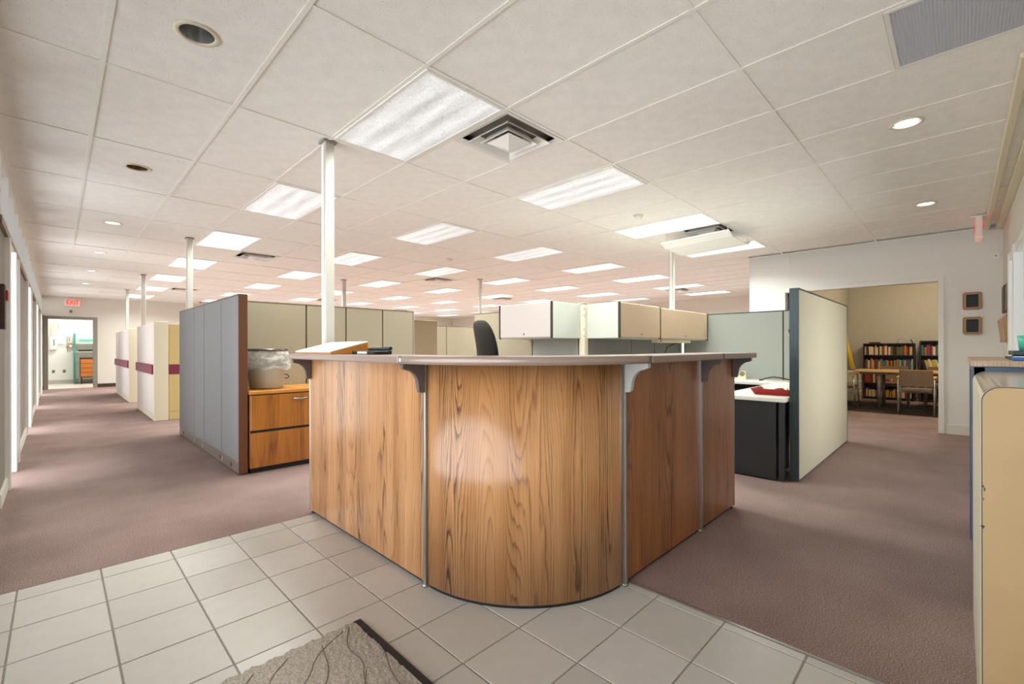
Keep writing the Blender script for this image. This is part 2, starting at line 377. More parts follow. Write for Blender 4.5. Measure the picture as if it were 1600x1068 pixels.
# ------------------------------------------------------------------ floor
fl = struct('floor', 'mauve brown carpet with a pale ceramic tile entry area', 'floor')
cb = MB(); TX, TY = 2.05, 3.31
cb.box(TX, XB+.1, YR-.1, TY, -.08, 0); cb.box(XL-.12, XB+.1, TY, YF+.14, -.08, 0)
obj('carpet', cb, 'carpet', fl)
box('grout_bed', 'grout', fl, XL-.12, TX, YR-.1, TY, -.08, -.0035)
box('carpet_edge_strip', 'trim', fl, TX-.006, TX+.006, YR, TY, -.004, .004)
tiles_me = {}
FX, FY, T = -.138, 2.251, .305
for i in range(-1, 8):
    for j in range(-9, 4):
        x0, x1 = FX+T*i, FX+T*(i+1); y0, y1 = FY+T*j, FY+T*(j+1)
        x0, x1, y0, y1 = max(x0, XL), min(x1, TX-.004), max(y0, YR), min(y1, TY)
        if x1-x0 < .02 or y1-y0 < .02: continue
        w, d = round(x1-x0-.007, 4), round(y1-y0-.007, 4); k = random.randrange(4)
        key = (w, d, k)
        if key not in tiles_me:
            o = obj('floor_tile', MB().box(-w/2, w/2, -d/2, d/2, -.01, 0, .0015), TILES[k], None)
            tiles_me[key] = o.data; bpy.data.objects.remove(o)
        o = bpy.data.objects.new('floor_tile', tiles_me[key]); COL.objects.link(o); o.parent = fl
        o.location = ((x0+x1)/2, (y0+y1)/2, random.uniform(-.0006, 0))

# ------------------------------------------------------------------ ceiling: grid, tiles, fixtures
ce = struct('ceiling', 'suspended acoustic tile ceiling in a painted tee grid', 'ceiling')
box('deck', 'plenum', ce, XL-.15, XB+.15, YR-.15, YF+.15, TOP, TOP+.05)
LIGHTS = {}
for i in (2, 5, 8, 11, 14, 17, 20):
    for j in (2, 6, 10, 14, 18, 22, 26):
        if i >= 14 and j == 2: continue
        LIGHTS[(i, j)] = 'mid'
for k in ((8, 2), (11, 2), (14, 6), (20, 6), (2, 26), (17, 22), (20, 26), (17, 10), (14, 14), (17, 18)): LIGHTS[k] = 'on'
for k in ((2, 2), (5, 2), (2, 6), (5, 6), (8, 6), (11, 6), (5, 10), (8, 10)): LIGHTS[k] = 'dim'
VENTS = [(3, 2), (9, 2), (3, 12), (3, 22), (15, 15), (9, 12), (18, 7), (9, 22), (15, 25), (5, 28)]
VENTS = [v for v in VENTS if not any(v[0] == i and j <= v[1] < j+2 for i, j in LIGHTS)]
CANS = {(0, 2): (.4975, 2.70, 'silver'), (0, 6): (.4975, 5.06, 'bronze'), (0, 10): (.4975, 7.5, 'lit'), (0, 14): (.4975, 9.95, 'lit'),
        (0, 18): (.4975, 12.4, 'lit'), (0, 22): (.4975, 14.93, 'lit'), (6, -2): (4.2, .262, 'lit'), (10, -2): (6.72, .262, 'lit')}
GRILLE = (4, -2)
def gx(i): return GX0+GX*i
def gy(j): return GY0+GY*j
# tee grid
grid = MB(); tw = .012
for i in range(-1, 25):
    x = gx(i)
    if x < XL+.03 or x > XB: continue
    y0 = YR if x < XP else YP
    grid.box(x-tw, x+tw, y0, YF, H-.0005, H+.030) if False else grid.box(x-tw, x+tw, y0, YF, H, H+.004)
for j in range(-2, 31, 2):
    y = gy(j)
    if y > YF or y < YR+.02: continue
    grid.box(XL, XP if y < YP else XB, y-tw, y+tw, H+.0006, H+.0046)
half = set()
for (i, j) in VENTS+[GRILLE]:
    jj = j if (j % 2) else j+1
    half.add((i, jj)); grid.box(gx(i), gx(i+1), gy(jj)-tw, gy(jj)+tw, H+.0012, H+.0052)
grid.box(XL, XL+.022, YR, YF, H-.001, H+.004); grid.box(XL, XB, YF-.022, YF, H-.001, H+.004)
grid.box(XL, XP, YR, YR+.022, H-.001, H+.004); grid.box(XP-.022, XP, YR, YP, H-.001, H+.004)
grid.box(XB-.022, XB, YP, YF, H-.001, H+.004); grid.box(XP, XB, YP, YP+.022, H-.001, H+.004)
obj('tee_grid', grid, 'tee', ce)
# tiles
cells = []
for i in range(-1, 23):
    for jj in range(-4, 31, 2):
        if (i, jj) in LIGHTS: continue
        parts = [(jj, 2)]
        for (vi, vj) in VENTS+[GRILLE]:
            if vi == i and vj in (jj, jj+1):
                parts = [(jj+1 if vj == jj else jj, 1)]
        for (j, n) in parts:
            x0, x1, y0, y1 = max(gx(i), XL), min(gx(i+1), XB), max(gy(j), YR), min(gy(j+n), YF)
            if (x0+x1)/2 > XP-.1: y0 = max(y0, YP)
            if x1-x0 < .05 or y1-y0 < .05: continue
            d = math.hypot((x0+x1)/2, (y0+y1)/2); cells.append((d, i, jj, x0, x1, y0, y1))
cells.sort()
TZ = H+.005; tme = {}; rest = MB()
def holed_tile(x0, x1, y0, y1, cx, cy, r):
    mb = MB(); angs = set(2*PI*k/40 for k in range(40))
    for (a, b) in ((x0, y0), (x1, y0), (x1, y1), (x0, y1)): angs.add(math.atan2(b-cy, a-cx) % (2*PI))
    angs = sorted(angs); I = []; O = []
    for a in angs:
        c, q = math.cos(a), math.sin(a)
        t = min((x1-cx)/c if c > 1e-9 else ((x0-cx)/c if c < -1e-9 else 9), (y1-cy)/q if q > 1e-9 else ((y0-cy)/q if q < -1e-9 else 9))
        I.append(mb.bm.verts.new((cx+r*c, cy+r*q, TZ))); O.append(mb.bm.verts.new((cx+t*c, cy+t*q, TZ)))
    n = len(angs)
    fs = [mb.bm.faces.new((I[k], I[(k+1) % n], O[(k+1) % n], O[k])) for k in range(n)]
    g = bmesh.ops.extrude_face_region(mb.bm, geom=fs)
    bmesh.ops.translate(mb.bm, verts=[v for v in g['geom'] if isinstance(v, bmesh.types.BMVert)], vec=(0, 0, .016))
    bmesh.ops.recalc_face_normals(mb.bm, faces=mb.bm.faces[:]); return mb
for n, (d, i, jj, x0, x1, y0, y1) in enumerate(cells):
    if (i, jj) in CANS:
        cx, cy, _ = CANS[(i, jj)]
        obj('ceiling_tile', holed_tile(x0+.006, x1-.006, y0+.006, y1-.006, cx, cy, .082), 'tile', ce); continue
    if n >= 290: rest.box(x0+.006, x1-.006, y0+.006, y1-.006, TZ, TZ+.016); continue
    w, h = round(x1-x0-.012, 3), round(y1-y0-.012, 3)
    if (w, h) not in tme:
        o = obj('ceiling_tile', MB().box(-w/2, w/2, -h/2, h/2, 0, .016), 'tile'); tme[(w, h)] = o.data; bpy.data.objects.remove(o)
    o = bpy.data.objects.new('ceiling_tile', tme[(w, h)]); COL.objects.link(o); o.parent = ce
    o.location = ((x0+x1)/2, (y0+y1)/2, TZ+random.uniform(0, .002))
    o.rotation_euler = (random.uniform(-.0015, .0015), random.uniform(-.0015, .0015), 0)
obj('distant_tiles', rest, 'tile', ce, kind='stuff')

# troffers
ORD = ['first', 'second', 'third', 'fourth', 'fifth', 'sixth', 'seventh']
def troffer(kind):
    root = thing('ceiling_light', 'x', 'ceiling light', (0, 0, 0), 'lensed fluorescent ceiling lights')
    OFF[root.name] = Vector((0, 0, 0)); hx, hy = GX/2, GY
    fr = MB(); a = .012
    for (x0, x1, y0, y1) in ((-hx+a, -hx+a+.022, -hy+a, hy-a), (hx-a-.022, hx-a, -hy+a, hy-a), (-hx+a+.022, hx-a-.022, -hy+a, -hy+a+.022), (-hx+a+.022, hx-a-.022, hy-a-.022, hy-a)):
        fr.box(x0, x1, y0, y1, -.006, .012, .002)
    obj('frame', fr, 'white', root)
    ho = MB().box(-hx+.014, hx-.014, -hy+.014, hy-.014, .02, .11); obj('housing', ho, 'white', root)
    obj('lens', MB().box(-hx+.034, hx-.034, -hy+.034, hy-.034, -.001, .006), 'lens_'+kind, root)
    al = bpy.data.lights.new('tube_light', 'AREA'); al.shape = 'RECTANGLE'; al.size = .5; al.size_y = 1.1
    al.energy = {'on': AREA_ON, 'mid': AREA_MID, 'dim': AREA_DIM}[kind]; al.spread = math.radians(150); al.color = (.95, 1, .93)
    lo = bpy.data.objects.new('tube_light', al); COL.objects.link(lo); lo.parent = root; lo.location = (0, 0, -.012)
    return root
proto = {k: troffer(k) for k in ('on', 'mid', 'dim')}
NAMEST = {'on': 'brightly lit', 'mid': 'softly lit', 'dim': 'greyish dim'}
first = set()
xs_o = (2, 5, 8, 11, 14, 17, 20); ys_o = (2, 6, 10, 14, 18, 22, 26)
for (i, j), k in LIGHTS.items():
    lab = '%s ceiling light, %s column from left wall, %s row from the front' % (NAMEST[k], ORD[xs_o.index(i)], ORD[ys_o.index(j)])
    if (i, j) == (2, 2): lab = 'large dim ceiling light beside the white pole at the reception desk'
    loc = (gx(i)+GX/2, gy(j)+GY, H-.001)
    if k not in first:
        first.add(k); r = proto[k]; r.location = loc; r['label'] = lab
    else: copy_tree(proto[k], loc, lab)

# diffusers
def diffuser(label, cx, cy, full=True):
    t = thing('ceiling_vent', label, 'ceiling vent', (cx, cy, H), 'square air diffusers in the ceiling')
    hs = GX/2-.014
    def ring(a0, z0, a1, z1, th=.004):
        mb = MB(); lv = [(a0, z0), (a1, z1), (a1, z1+th), (a0, z0+th)]
        R = [[mb.bm.verts.new((cx+sx*a, cy+sy*a*(GY-.028)/(GX-.028), H+z)) for sx, sy in ((-1, -1), (1, -1), (1, 1), (-1, 1))] for a, z in lv]
        for q in range(4):
            A, B = R[q], R[(q+1) % 4]
            for k in range(4): mb.bm.faces.new((A[k], A[(k+1) % 4], B[(k+1) % 4], B[k]))
        bmesh.ops.recalc_face_normals(mb.bm, faces=mb.bm.faces[:]); return mb
    obj('frame', ring(hs, -.004, hs-.05, .012), 'white', t)
    obj('vane', ring(.225, -.022, .165, .03), 'white', t)
    obj('vane', ring(.155, -.030, .105, .03), 'white', t)
    mb = MB(); B = [mb.bm.verts.new((cx+sx*.118, cy+sy*.118, H-.024)) for sx, sy in ((-1, -1), (1, -1), (1, 1), (-1, 1))]
    a = mb.bm.verts.new((cx, cy, H-.075)); b = mb.bm.verts.new((cx, cy, H+.02))
    for k in range(4): mb.bm.faces.new((B[k], B[(k+1) % 4], a)); mb.bm.faces.new((B[k], B[(k+1) % 4], b))
    bmesh.ops.recalc_face_normals(mb.bm, faces=mb.bm.faces[:])
    obj('centre_cone', mb, 'white', t)
    bb = MB().box(cx-hs, cx+hs, cy-hs+.01, cy+hs-.01, H+.07, H+.2)
    obj('duct_box', bb, 'plenum', t)
    return t
VLAB = ['large square air diffuser beside the ceiling light above the reception desk', 'square air diffuser with a hanging deflector beneath it near the right wall',
        'square air diffuser over the grey partition on the left', 'small distant air diffuser behind the slim white pole at left',
        'dark distant air diffuser right of the pole behind the overhead bins', 'distant air diffuser over the middle cubicles', 'dark air diffuser between two bright lights at right',
        'distant air diffuser above the far middle partitions', 'very distant air diffuser near the far corner', 'distant air diffuser near the far wall at left']
for k, (i, j) in enumerate(VENTS): diffuser(VLAB[k], gx(i)+GX/2, gy(j)+GY/2)

# hanging plastic air deflector below the second diffuser
t = thing('air_deflector', 'translucent plastic air deflector hanging under a ceiling diffuser at right', 'air deflector', (6.33, 2.45, H-.16))
mb = MB()
pr = [(-.42, .03), (-.30, -.03), (.30, -.045), (.42, .02)]
for (a, za), (b, zb) in zip(pr, pr[1:]):
    P = [(6.35+a, 2.05, H-.12+za), (6.35+b, 2.05, H-.12+zb), (6.35+b, 2.95, H-.15+zb), (6.35+a, 2.95, H-.15+za)]
    V = [mb.bm.verts.new(p) for p in P]+[mb.bm.verts.new((p[0], p[1], p[2]+.006)) for p in P]
    for q in ((0, 1, 2, 3), (7, 6, 5, 4), (0, 4, 5, 1), (1, 5, 6, 2), (2, 6, 7, 3), (3, 7, 4, 0)): mb.bm.faces.new([V[k] for k in q])
obj('tray', mb, 'wallgrey', t)
for (x, y) in ((5.98, 2.08), (6.72, 2.08), (5.98, 2.9), (6.72, 2.9)):
    obj('hanger', MB().tube([(x, y, H-.13), (x, y, H+.004)], .004, 6), 'white', t)

# recessed downlights
def can(label, cx, cy, kind):
    t = thing('downlight', label, 'downlight', (cx, cy, H), 'recessed round downlights')
    obj('trim_ring', MB().lathe(cx, cy, [(.079, TZ-.001), (.098, TZ-.001), (.098, TZ-.004), (.079, TZ-.008), (.074, TZ-.004), (.074, TZ+.01), (.079, TZ+.01), (.079, TZ-.001)], 40, False), 'cream', t)
    z = TZ+.003 if kind == 'lit' else TZ+.12
    obj('reflector', MB().lathe(cx, cy, [(.074, TZ), (.070, TZ+.03), (.06, TZ+.09), (.05, TZ+.14), (.001, TZ+.14)], 32, False), 'reflectorbrown' if kind == 'bronze' else 'reflector', t)
    obj('lamp', MB().lathe(cx, cy, [(.001, z-.012), (.03, z-.009), (.05 if kind != 'lit' else .066, z), (.05, z+.02), (.001, z+.02)], 24), 'canlight' if kind == 'lit' else 'cream', t)
CL = ['unlit silver round downlight nearest the camera at upper left', 'unlit bronze round downlight, second in the left corridor row', 'lit round downlight, third in the left corridor row',
      'lit round downlight, fourth in the left corridor row', 'lit round downlight, fifth in the left corridor row', 'lit round downlight, farthest in the left corridor row',
      'lit round downlight nearer the camera at upper right', 'lit round downlight at right nearer the hanging exit sign']
for lab, (cx, cy, k) in zip(CL, CANS.values()): can(lab, cx, cy, k)

# egg-crate return grille
i, j = GRILLE; gx0, gx1, gy0_, gy1_ = gx(i)+.014, gx(i+1)-.014, max(gy(j), YR)+.014, gy(j+1)-.014
t = thing('return_grille', 'grey perforated return air grille at the top right', 'ceiling vent', (gx0, gy0_, H))
fr = MB()
for b in ((gx0, gx1, gy0_, gy0_+.02), (gx0, gx1, gy1_-.02, gy1_), (gx0, gx0+.02, gy0_+.02, gy1_-.02), (gx1-.02, gx1, gy0_+.02, gy1_-.02)): fr.box(*b, H-.003, H+.012)
obj('frame', fr, 'white', t)
eg = MB(); n = 42
for k in range(n+1):
    x = gx0+.02+(gx1-gx0-.04)*k/n; y = gy0_+.02+(gy1_-gy0_-.04)*k/n
    eg.box(x-.0018, x+.0018, gy0_+.02, gy1_-.02, H-.001, H+.010); eg.box(gx0+.02, gx1-.02, y-.0018, y+.0018, H-.0005, H+.0105)
obj('eggcrate_core', eg, mat('grille_grey', c8(196, 196, 200), .4), t, kind='stuff')
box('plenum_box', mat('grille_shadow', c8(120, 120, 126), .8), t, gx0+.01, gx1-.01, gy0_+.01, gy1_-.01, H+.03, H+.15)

# smoke detectors
for lab, x, y in (('small round smoke detector left of a bright light', 4.87, 2.71), ('small round smoke detector in the middle of the ceiling', 4.89, 6.4), ('tiny distant smoke detector behind the white pole', 4.88, 11.45)):
    t = thing('smoke_detector', lab, 'smoke detector', (x, y, H+.004), 'smoke detectors on the ceiling')
    obj('base', MB().lathe(x, y, [(.001, TZ), (.055, TZ), (.055, TZ-.012), (.001, TZ-.012)], 20), 'cream', t)
    obj('cap', MB().lathe(x, y, [(.042, TZ-.012), (.038, TZ-.036), (.02, TZ-.042), (.001, TZ-.042)], 20), 'white', t)

# ------------------------------------------------------------------ walls
# left wall: storefront glazing near the camera, then solid panels, doorways, sidelights and clerestory panes
W0, W1 = XL-.12, XL
wl = struct('wall_left', 'long left wall of taupe panels, white mullions and high glass panes', 'wall')
HEAD0, HEAD1 = 2.13, 2.19      # transom bar
segs = [(-.4, 5.05, 'store'), (5.05, 5.72, 'panel'), (5.72, 6.55, 'door'), (6.55, 7.05, 'side'), (7.05, 9.15, 'panel'), (9.15, 10.1, 'door'), (10.1, 10.6, 'side'),
        (10.6, 12.9, 'panel'), (12.9, 13.8, 'door'), (13.8, 14.3, 'side'), (14.3, 16.4, 'panel'), (16.4, 17.3, 'door'), (17.3, 17.8, 'side'), (17.8, YF+.1, 'panel')]
box('header', 'wall', wl, W0, W1, YR-.1, YF+.12, 2.66, TOP)
box('transom_bar', 'capbrown', wl, W0-.01, W1+.018, 5.05, YF, HEAD0, HEAD1)
for (a, b, k) in segs:
    if k == 'panel':
        box('wall_panel', 'leftpanel', wl, W0+.01, W1-.006, a, b, 0, HEAD0)
        box('skirting', 'base', wl, W1-.006, W1+.012, a+.01, b-.01, 0, .11, .003)
    elif k == 'store':
        n = 4
        for q in range(n+1):
            y = a+(b-a)*q/n; box('mullion', 'white', wl, W0+.01, W1-.005, max(y-.03, YR-.1), y+.03, .08, 2.66)
        box('sill', 'white', wl, W0, W1-.005, a, b, 0, .08)
        for q in range(n):
            y = a+(b-a)*q/n; box('storefront_pane', 'glass', wl, W0+.05, W0+.058, y+.03, y+(b-a)/n-.03, .08, 2.66)
    elif k == 'side':
        box('sidelight_pane', 'glass', wl, W0+.05, W0+.058, a+.06, b-.06, .12, HEAD0)
        box('sidelight_sill', 'base', wl, W0, W1+.012, a, b, 0, .12)
        box('mullion', 'white', wl, W0, W1+.03, a-.06, a+.06, 0, HEAD0, .004); box('mullion', 'white', wl, W0, W1+.03, b-.06, b+.06, 0, HEAD0, .004)
    elif k == 'door':
        box('door_jamb', 'white', wl, W0, W1+.03, a-.045, a+.045, 0, HEAD0, .004)
# clerestory
y = 5.05
while y < YF-.1:
    y2 = min(y+.74, YF)
    box('clerestory_mullion', 'white', wl, W0, W1+.01, y, y+.07, HEAD1, 2.66)
    box('clerestory_stop', 'framegrey', wl, W0+.02, W1+.004, y+.07, y+.10, HEAD1, 2.66)
    box('clerestory_pane', 'glass', wl, W0+.05, W0+.056, y+.10, y2, HEAD1, 2.66)
    y = y2

# far wall with the utility doorway
wf = struct('wall_far', 'far cream wall with the utility room doorway', 'wall')
DX0, DX1, DZ = -.24, .87, 2.13
wb = MB(); wb.box(XL, DX0, YF, YF+.14, 0, TOP); wb.box(DX1, 3.0, YF, YF+.14, 0, TOP); wb.box(3.0, XB+.1, YF, YF+.14, 0, .75); wb.box(3.0, XB+.1, YF, YF+.14, 1.6, TOP)
for q in range(8): wb.box(3.0+1.65*q, 3.12+1.65*q, YF, YF+.14, .75, 1.6)
for q in range(7): box('pane', 'glass', wf, 3.12+1.65*q, 4.65+1.65*q, YF+.06, YF+.068, .75, 1.6)  # unseen window band, added to bring daylight to the far ceiling
wb.box(DX0, DX1, YF, YF+.14, DZ, TOP)
obj('plaster', wb, 'wall', wf)
d1 = struct('door_1', 'grey metal frame of the open utility room doorway', 'door', (DX0, YF, 0))
for b in ((DX0-.03, DX0+.07, 0, DZ+.03), (DX1-.07, DX1+.03, 0, DZ+.03)): box('jamb', 'framegrey', d1, b[0], b[1], YF-.02, YF+.15, b[2], b[3], .004)
box('head', 'framegrey', d1, DX0+.07, DX1-.07, YF-.02, YF+.15, DZ-.05, DZ+.03, .004)
for z in (.3, 1.05, 1.8): box('hinge', 'trim', d1, DX1-.078, DX1-.068, YF+.0, YF+.03, z, z+.1)
bs = struct('baseboard_far', 'dark brown baseboard along the far wall', 'baseboard')
box('strip', 'basebrown', bs, DX1+.03, XB, YF-.012, YF, 0, .11); box('strip', 'basebrown', bs, XL, DX0-.03, YF-.012, YF, 0, .11)

# back wall (X = XB) and the wall closing the library side
wbk = struct('wall_back', 'pale rear wall beyond the cubicles with an added hidden window band', 'wall')
mb = MB(); mb.box(XB, XB+.12, YP, YF+.14, 0, .75); mb.box(XB, XB+.12, YP, YF+.14, 1.62, TOP)
for q in range(9): y = YP+(YF-YP)*q/8; mb.box(XB, XB+.12, y-.1 if q else y, y+.1, .75, 1.62)
obj('plaster', mb, 'wall', wbk)
for q in range(8):  # windows added out of view behind the partitions to brighten the ceiling
    y = YP+(YF-YP)*q/8; box('pane', 'glass', wbk, XB+.05, XB+.058, y+.1, y+(YF-YP)/8-.1, .75, 1.62)

# partition wall with the library opening
LY0, LY1, LZ = .18, 2.10, 2.13
wp = struct('wall_partition', 'pale grey vinyl wall with the wide library opening', 'wall')
vb = MB(); vb.box(XP, XP+.12, YR, LY0, 0, TOP); vb.box(XP, XP+.12, LY1, YP, 0, TOP); vb.box(XP, XP+.12, LY0, LY1, LZ, TOP)
obj('vinyl_board', vb, 'wallgrey', wp)
vb = MB(); vb.box(XP+.12, XB+.1, YP-.12, YP, 0, TOP); obj('return_board', vb, 'wallgrey', wp)
for y in (.14, 2.02): box('joint_strip', 'white', wp, XP-.004, XP, y-.01, y+.01, LZ+.05 if y > 1 else 0, H)
box('corner_strip', 'white', wp, XP-.006, XP+.1, YP-.01, YP+.006, 0, H)
d2 = struct('door_2', 'white metal frame around the open library doorway', 'door', (XP, LY0, 0))
box('jamb', 'white', d2, XP-.02, XP+.14, LY0-.03, LY0+.03, 0, LZ+.03, .004); box('jamb', 'white', d2, XP-.02, XP+.14, LY1-.03, LY1+.03, 0, LZ+.03, .004)
box('head', 'white', d2, XP-.02, XP+.14, LY0+.03, LY1-.03, LZ-.03, LZ+.03, .004)
bs = struct('baseboard_partition', 'cream baseboard along the pale grey wall', 'baseboard')
box('strip', 'base', bs, XP-.014, XP, YR, LY0-.03, 0, .13, .003); box('strip', 'base', bs, XP-.014, XP, LY1+.03, YP, 0, .13, .003)

# right wall with the glazed entry door
wr = struct('wall_right', 'right wall with a white glazed door beside the plaques', 'wall')
GX_0, GX_1, GZ = 4.35, 6.85, 2.14
vb = MB(); vb.box(XL-.12, GX_0, YR-.12, YR, 0, TOP); vb.box(GX_1, XP+.12, YR-.12, YR, 0, TOP); vb.box(GX_0, GX_1, YR-.12, YR, GZ, TOP)
obj('vinyl_board', vb, 'wall', wr)
box('ceiling_trim', 'cream', wr, 3.6, XP, YR, YR+.06, H-.05, H-.002, .004)
box('ceiling_conduit', 'cream', wr, 3.6, XP, YR+.12, YR+.17, H-.035, H-.002, .008)
d3 = struct('door_3', 'white framed glass door and sidelight in the right wall', 'door', (GX_1, YR, 0))
for x in (GX_0, 5.2, 6.25, GX_1): box('frame_post', 'white', d3, x-.05, x+.05, YR-.1, YR+.05, 0, GZ, .004)
box('frame_head', 'white', d3, GX_0+.05, GX_1-.05, YR-.1, YR+.04, GZ-.08, GZ, .004)
box('threshold', 'trim', d3, GX_0, GX_1, YR-.1, YR, 0, .02)
for a, b in ((GX_0, 5.2), (5.2, 6.25), (6.25, GX_1)): box('pane', 'glass', d3, a+.05, b-.05, YR-.06, YR-.052, .02, GZ-.08)

# ------------------------------------------------------------------ utility room beyond the far doorway
wu = struct('wall_utility', 'bright white walls of the utility room', 'wall')
mb = MB(); UX0, UX1, UY = -.55, 2.6, 22.05
mb.box(UX0-.1, UX1+.1, UY, UY+.1, 0, 2.9); mb.box(UX0-.1, UX0, YF+.14, UY, 0, 2.9); mb.box(UX1, UX1+.1, YF+.14, UY, 0, 2.9); mb.box(UX0-.1, UX1+.1, YF+.14, UY+.1, 2.9, 3.0)
obj('plaster', mb, 'wallwhite', wu); box('skirting', mat('skirting_grey', c8(190, 188, 182), .6), wu, UX0, UX1, UY-.012, UY, 0, .12)
fu = struct('floor_utility', 'pale vinyl floor of the utility room', 'floor'); box('slab', mat('vinyl_floor', c8(214, 206, 190), .4), fu, UX0-.1, UX1+.1, YF+.14, UY+.1, -.08, 0)
t = thing('ceiling_light', 'bare fluorescent batten light inside the utility room', 'ceiling light', (1., 20.5, 2.85))
box('housing', 'white', t, .3, 1.7, 20.42, 20.58, 2.86, 2.9); box('lamp', emit('tube_lamp', (1, .99, .97, 1), 75), t, .35, 1.65, 20.46, 20.54, 2.82, 2.859)
t = thing('electrical_box', 'white wall mounted heater box in the utility room', 'electrical box', (-.06, UY, 1.1))
box('body', 'white', t, -.16, .02, UY-.16, UY-.001, 1.15, 1.62, .02); box('upper_duct', 'cream', t, -.1, .03, UY-.12, UY, 1.62, 2.1); box('label_strip', 'teal', t, -.07, -.04, UY-.166, UY-.16, 1.3, 1.52)
t = thing('water_meter', 'brass water valve assembly with pipes on the utility wall', 'valve', (.3, UY, 1.2))
obj('pipe', MB().tube([(.05, UY-.06, 1.35), (.2, UY-.06, 1.33), (.26, UY-.06, 1.3), (.26, UY-.06, 1.6), (.33, UY-.06, 1.62), (.33, UY-.06, 1.45)], .012, 8), 'grey', t)
box('gauge', 'plaquewood', t, .3, .4, UY-.12, UY-.02, 1.22, 1.4, .01); box('gauge_face', 'paper', t, .32, .38, UY-.125, UY-.12, 1.25, 1.32)
obj('pipe', MB().tube([(.26, UY-.05, 1.3), (.28, UY-.05, 1.1), (.31, UY-.05, 1.08)], .01, 8), 'grey', t)
obj('cable', MB().tube([(.06, UY-.03, 2.05), (.06, UY-.03, 1.85), (.24, UY-.03, 1.84), (.26, UY-.03, 2.0), (.25, UY-.03, 2.12)], .006, 6), 'grey', t)
for lab, x in (('left wall socket in the utility room', -.07), ('right wall socket in the utility room', .19)):
    t = thing('wall_socket', lab, 'socket', (x, UY, .38)); box('plate', 'grey', t, x-.04, x+.04, UY-.012, UY, .36, .48, .003); box('outlet', 'black', t, x-.02, x+.02, UY-.016, UY-.012, .40, .44)
t = thing('shelving_unit', 'teal metal shelving unit in the utility room', 'shelf', (.45, 21.5, 0))
for x in (.42, 1.25):
    for y in (21.45, 21.95): box('upright', 'teal', t, x, x+.045, y, y+.045, 0, 1.72)
for z in (.12, .68, 1.08, 1.42): box('shelf_board', 'grey', t, .465, 1.25, 21.46, 21.98, z, z+.025)
t = thing('storage_box', 'flat teal box on the top utility shelf', 'box', (.7, 21.6, 1.445)); box('body', 'teallight', t, .55, .9, 21.5, 21.8, 1.445, 1.51, .005); box('lid', 'teal', t, .545, .905, 21.495, 21.805, 1.51, 1.52)
t = thing('storage_box', 'flat dark box on the middle utility shelf', 'box', (.7, 21.6, 1.105)); box('body', 'black', t, .54, .92, 21.5, 21.8, 1.105, 1.15, .005); box('lid', 'charcoal', t, .535, .925, 21.495, 21.805, 1.15, 1.16)
t = thing('drawer_unit', 'orange wood drawer unit on castors in the utility room', 'cabinet', (.6, 21.1, 0))
box('body', 'basebrown', t, .56, 1.1, 21.1, 21.42, .22, .9, .004)
for q in range(4): box('drawer', 'orangewood', t, .58, 1.08, 21.085, 21.1, .25+.15*q, .385+.15*q, .003)
for x in (.6, 1.05):
    for y in (21.14, 21.38): obj('castor_leg', MB().tube([(x, y, 0), (x, y, .22)], .015, 8), 'black', t)

# ------------------------------------------------------------------ library room behind the partition
LX1 = 13.62
wlb = struct('wall_library', 'warm beige walls of the library room', 'wall')
mb = MB(); mb.box(LX1, LX1+.1, -1.6, 2.0, 0, 2.9); mb.box(XP+.12, LX1+.1, 1.92, 2.02, 0, 2.9); mb.box(XP+.12, LX1+.1, -1.7, -1.6, 0, 2.9)
mb.box(XP+.02, XP+.12, -1.7, YR-.12, 0, 2.9)
obj('plaster', mb, 'wallwarm', wlb)
cl = struct('ceiling_library', 'plain beige ceiling of the library room', 'ceiling'); box('board', 'wallwarm', cl, XP+.12, LX1+.1, -1.7, 2.02, 2.756, 2.9)
fb = struct('floor_library', 'mauve carpet continuing into the library room', 'floor')
mb = MB(); mb.box(XB, LX1+.1, -1.7, 2.0, -.08, 0) if False else mb.box(XP+.02, LX1+.1, -1.7, YR-.1, -.08, 0); obj('carpet', mb, 'carpet', fb)
for q, x in enumerate((9.9, 12.0)):
    t = thing('ceiling_light', ('nearer', 'farther')[q]+' warm globe light on the library ceiling', 'ceiling light', (x, 0.2, 2.756))
    obj('base', MB().lathe(x, .2, [(.001, 2.756), (.12, 2.756), (.12, 2.73), (.001, 2.73)], 24), 'white', t)
    obj('globe', MB().lathe(x, .2, [(.11, 2.73), (.13, 2.69), (.1, 2.64), (.05, 2.615), (.001, 2.61)], 24), emit('globe_lamp', (1, .86, .64, 1), 62), t)
t = tag(box('dark_flooring', 'darkcarpet', None, 10.45, 12.4, -.6, 1.9, .001, .005), 'dark rug under the library table and chairs', 'flooring')  # thin dark slab over the carpet

def bookcase(label, x0, x1, y0, y1, ztop):
    t = thing('bookcase', label, 'bookcase', (x0, y0, 0)); th = .022
    for y in (y0, y1-th): box('side_panel', 'darkwood', t, x0, x1, y, y+th, 0, ztop, .002)
    box('top_panel', 'darkwood', t, x0, x1, y0+th, y1-th, ztop-th, ztop); box('back_panel', 'darkwood', t, x1-.01, x1, y0+th, y1-th, .03, ztop-th)
    for z in (.03, .35, .67, .99): box('shelf', 'darkwood', t, x0+.002, x1-.01, y0+th, y1-th, z, z+.02)
    return t
bookcase('wide espresso bookcase standing at the library back wall', 13.24, 13.56, .70, 1.60, 1.275)
bookcase('taller espresso bookcase partly hidden by the door frame', 13.22, 13.56, -.36, .62, 1.325)
BC = {'red': (168, 34, 34), 'cream': (222, 208, 170), 'orange': (206, 120, 46), 'blue': (38, 92, 140), 'black': (40, 34, 34), 'yellow': (210, 184, 70), 'green': (70, 110, 64), 'white': (226, 222, 210), 'brown': (112, 70, 44), 'teal': (50, 128, 130)}
for k, c in BC.items(): M['bk_'+k] = mat('book_'+k, c8(*c), .55)
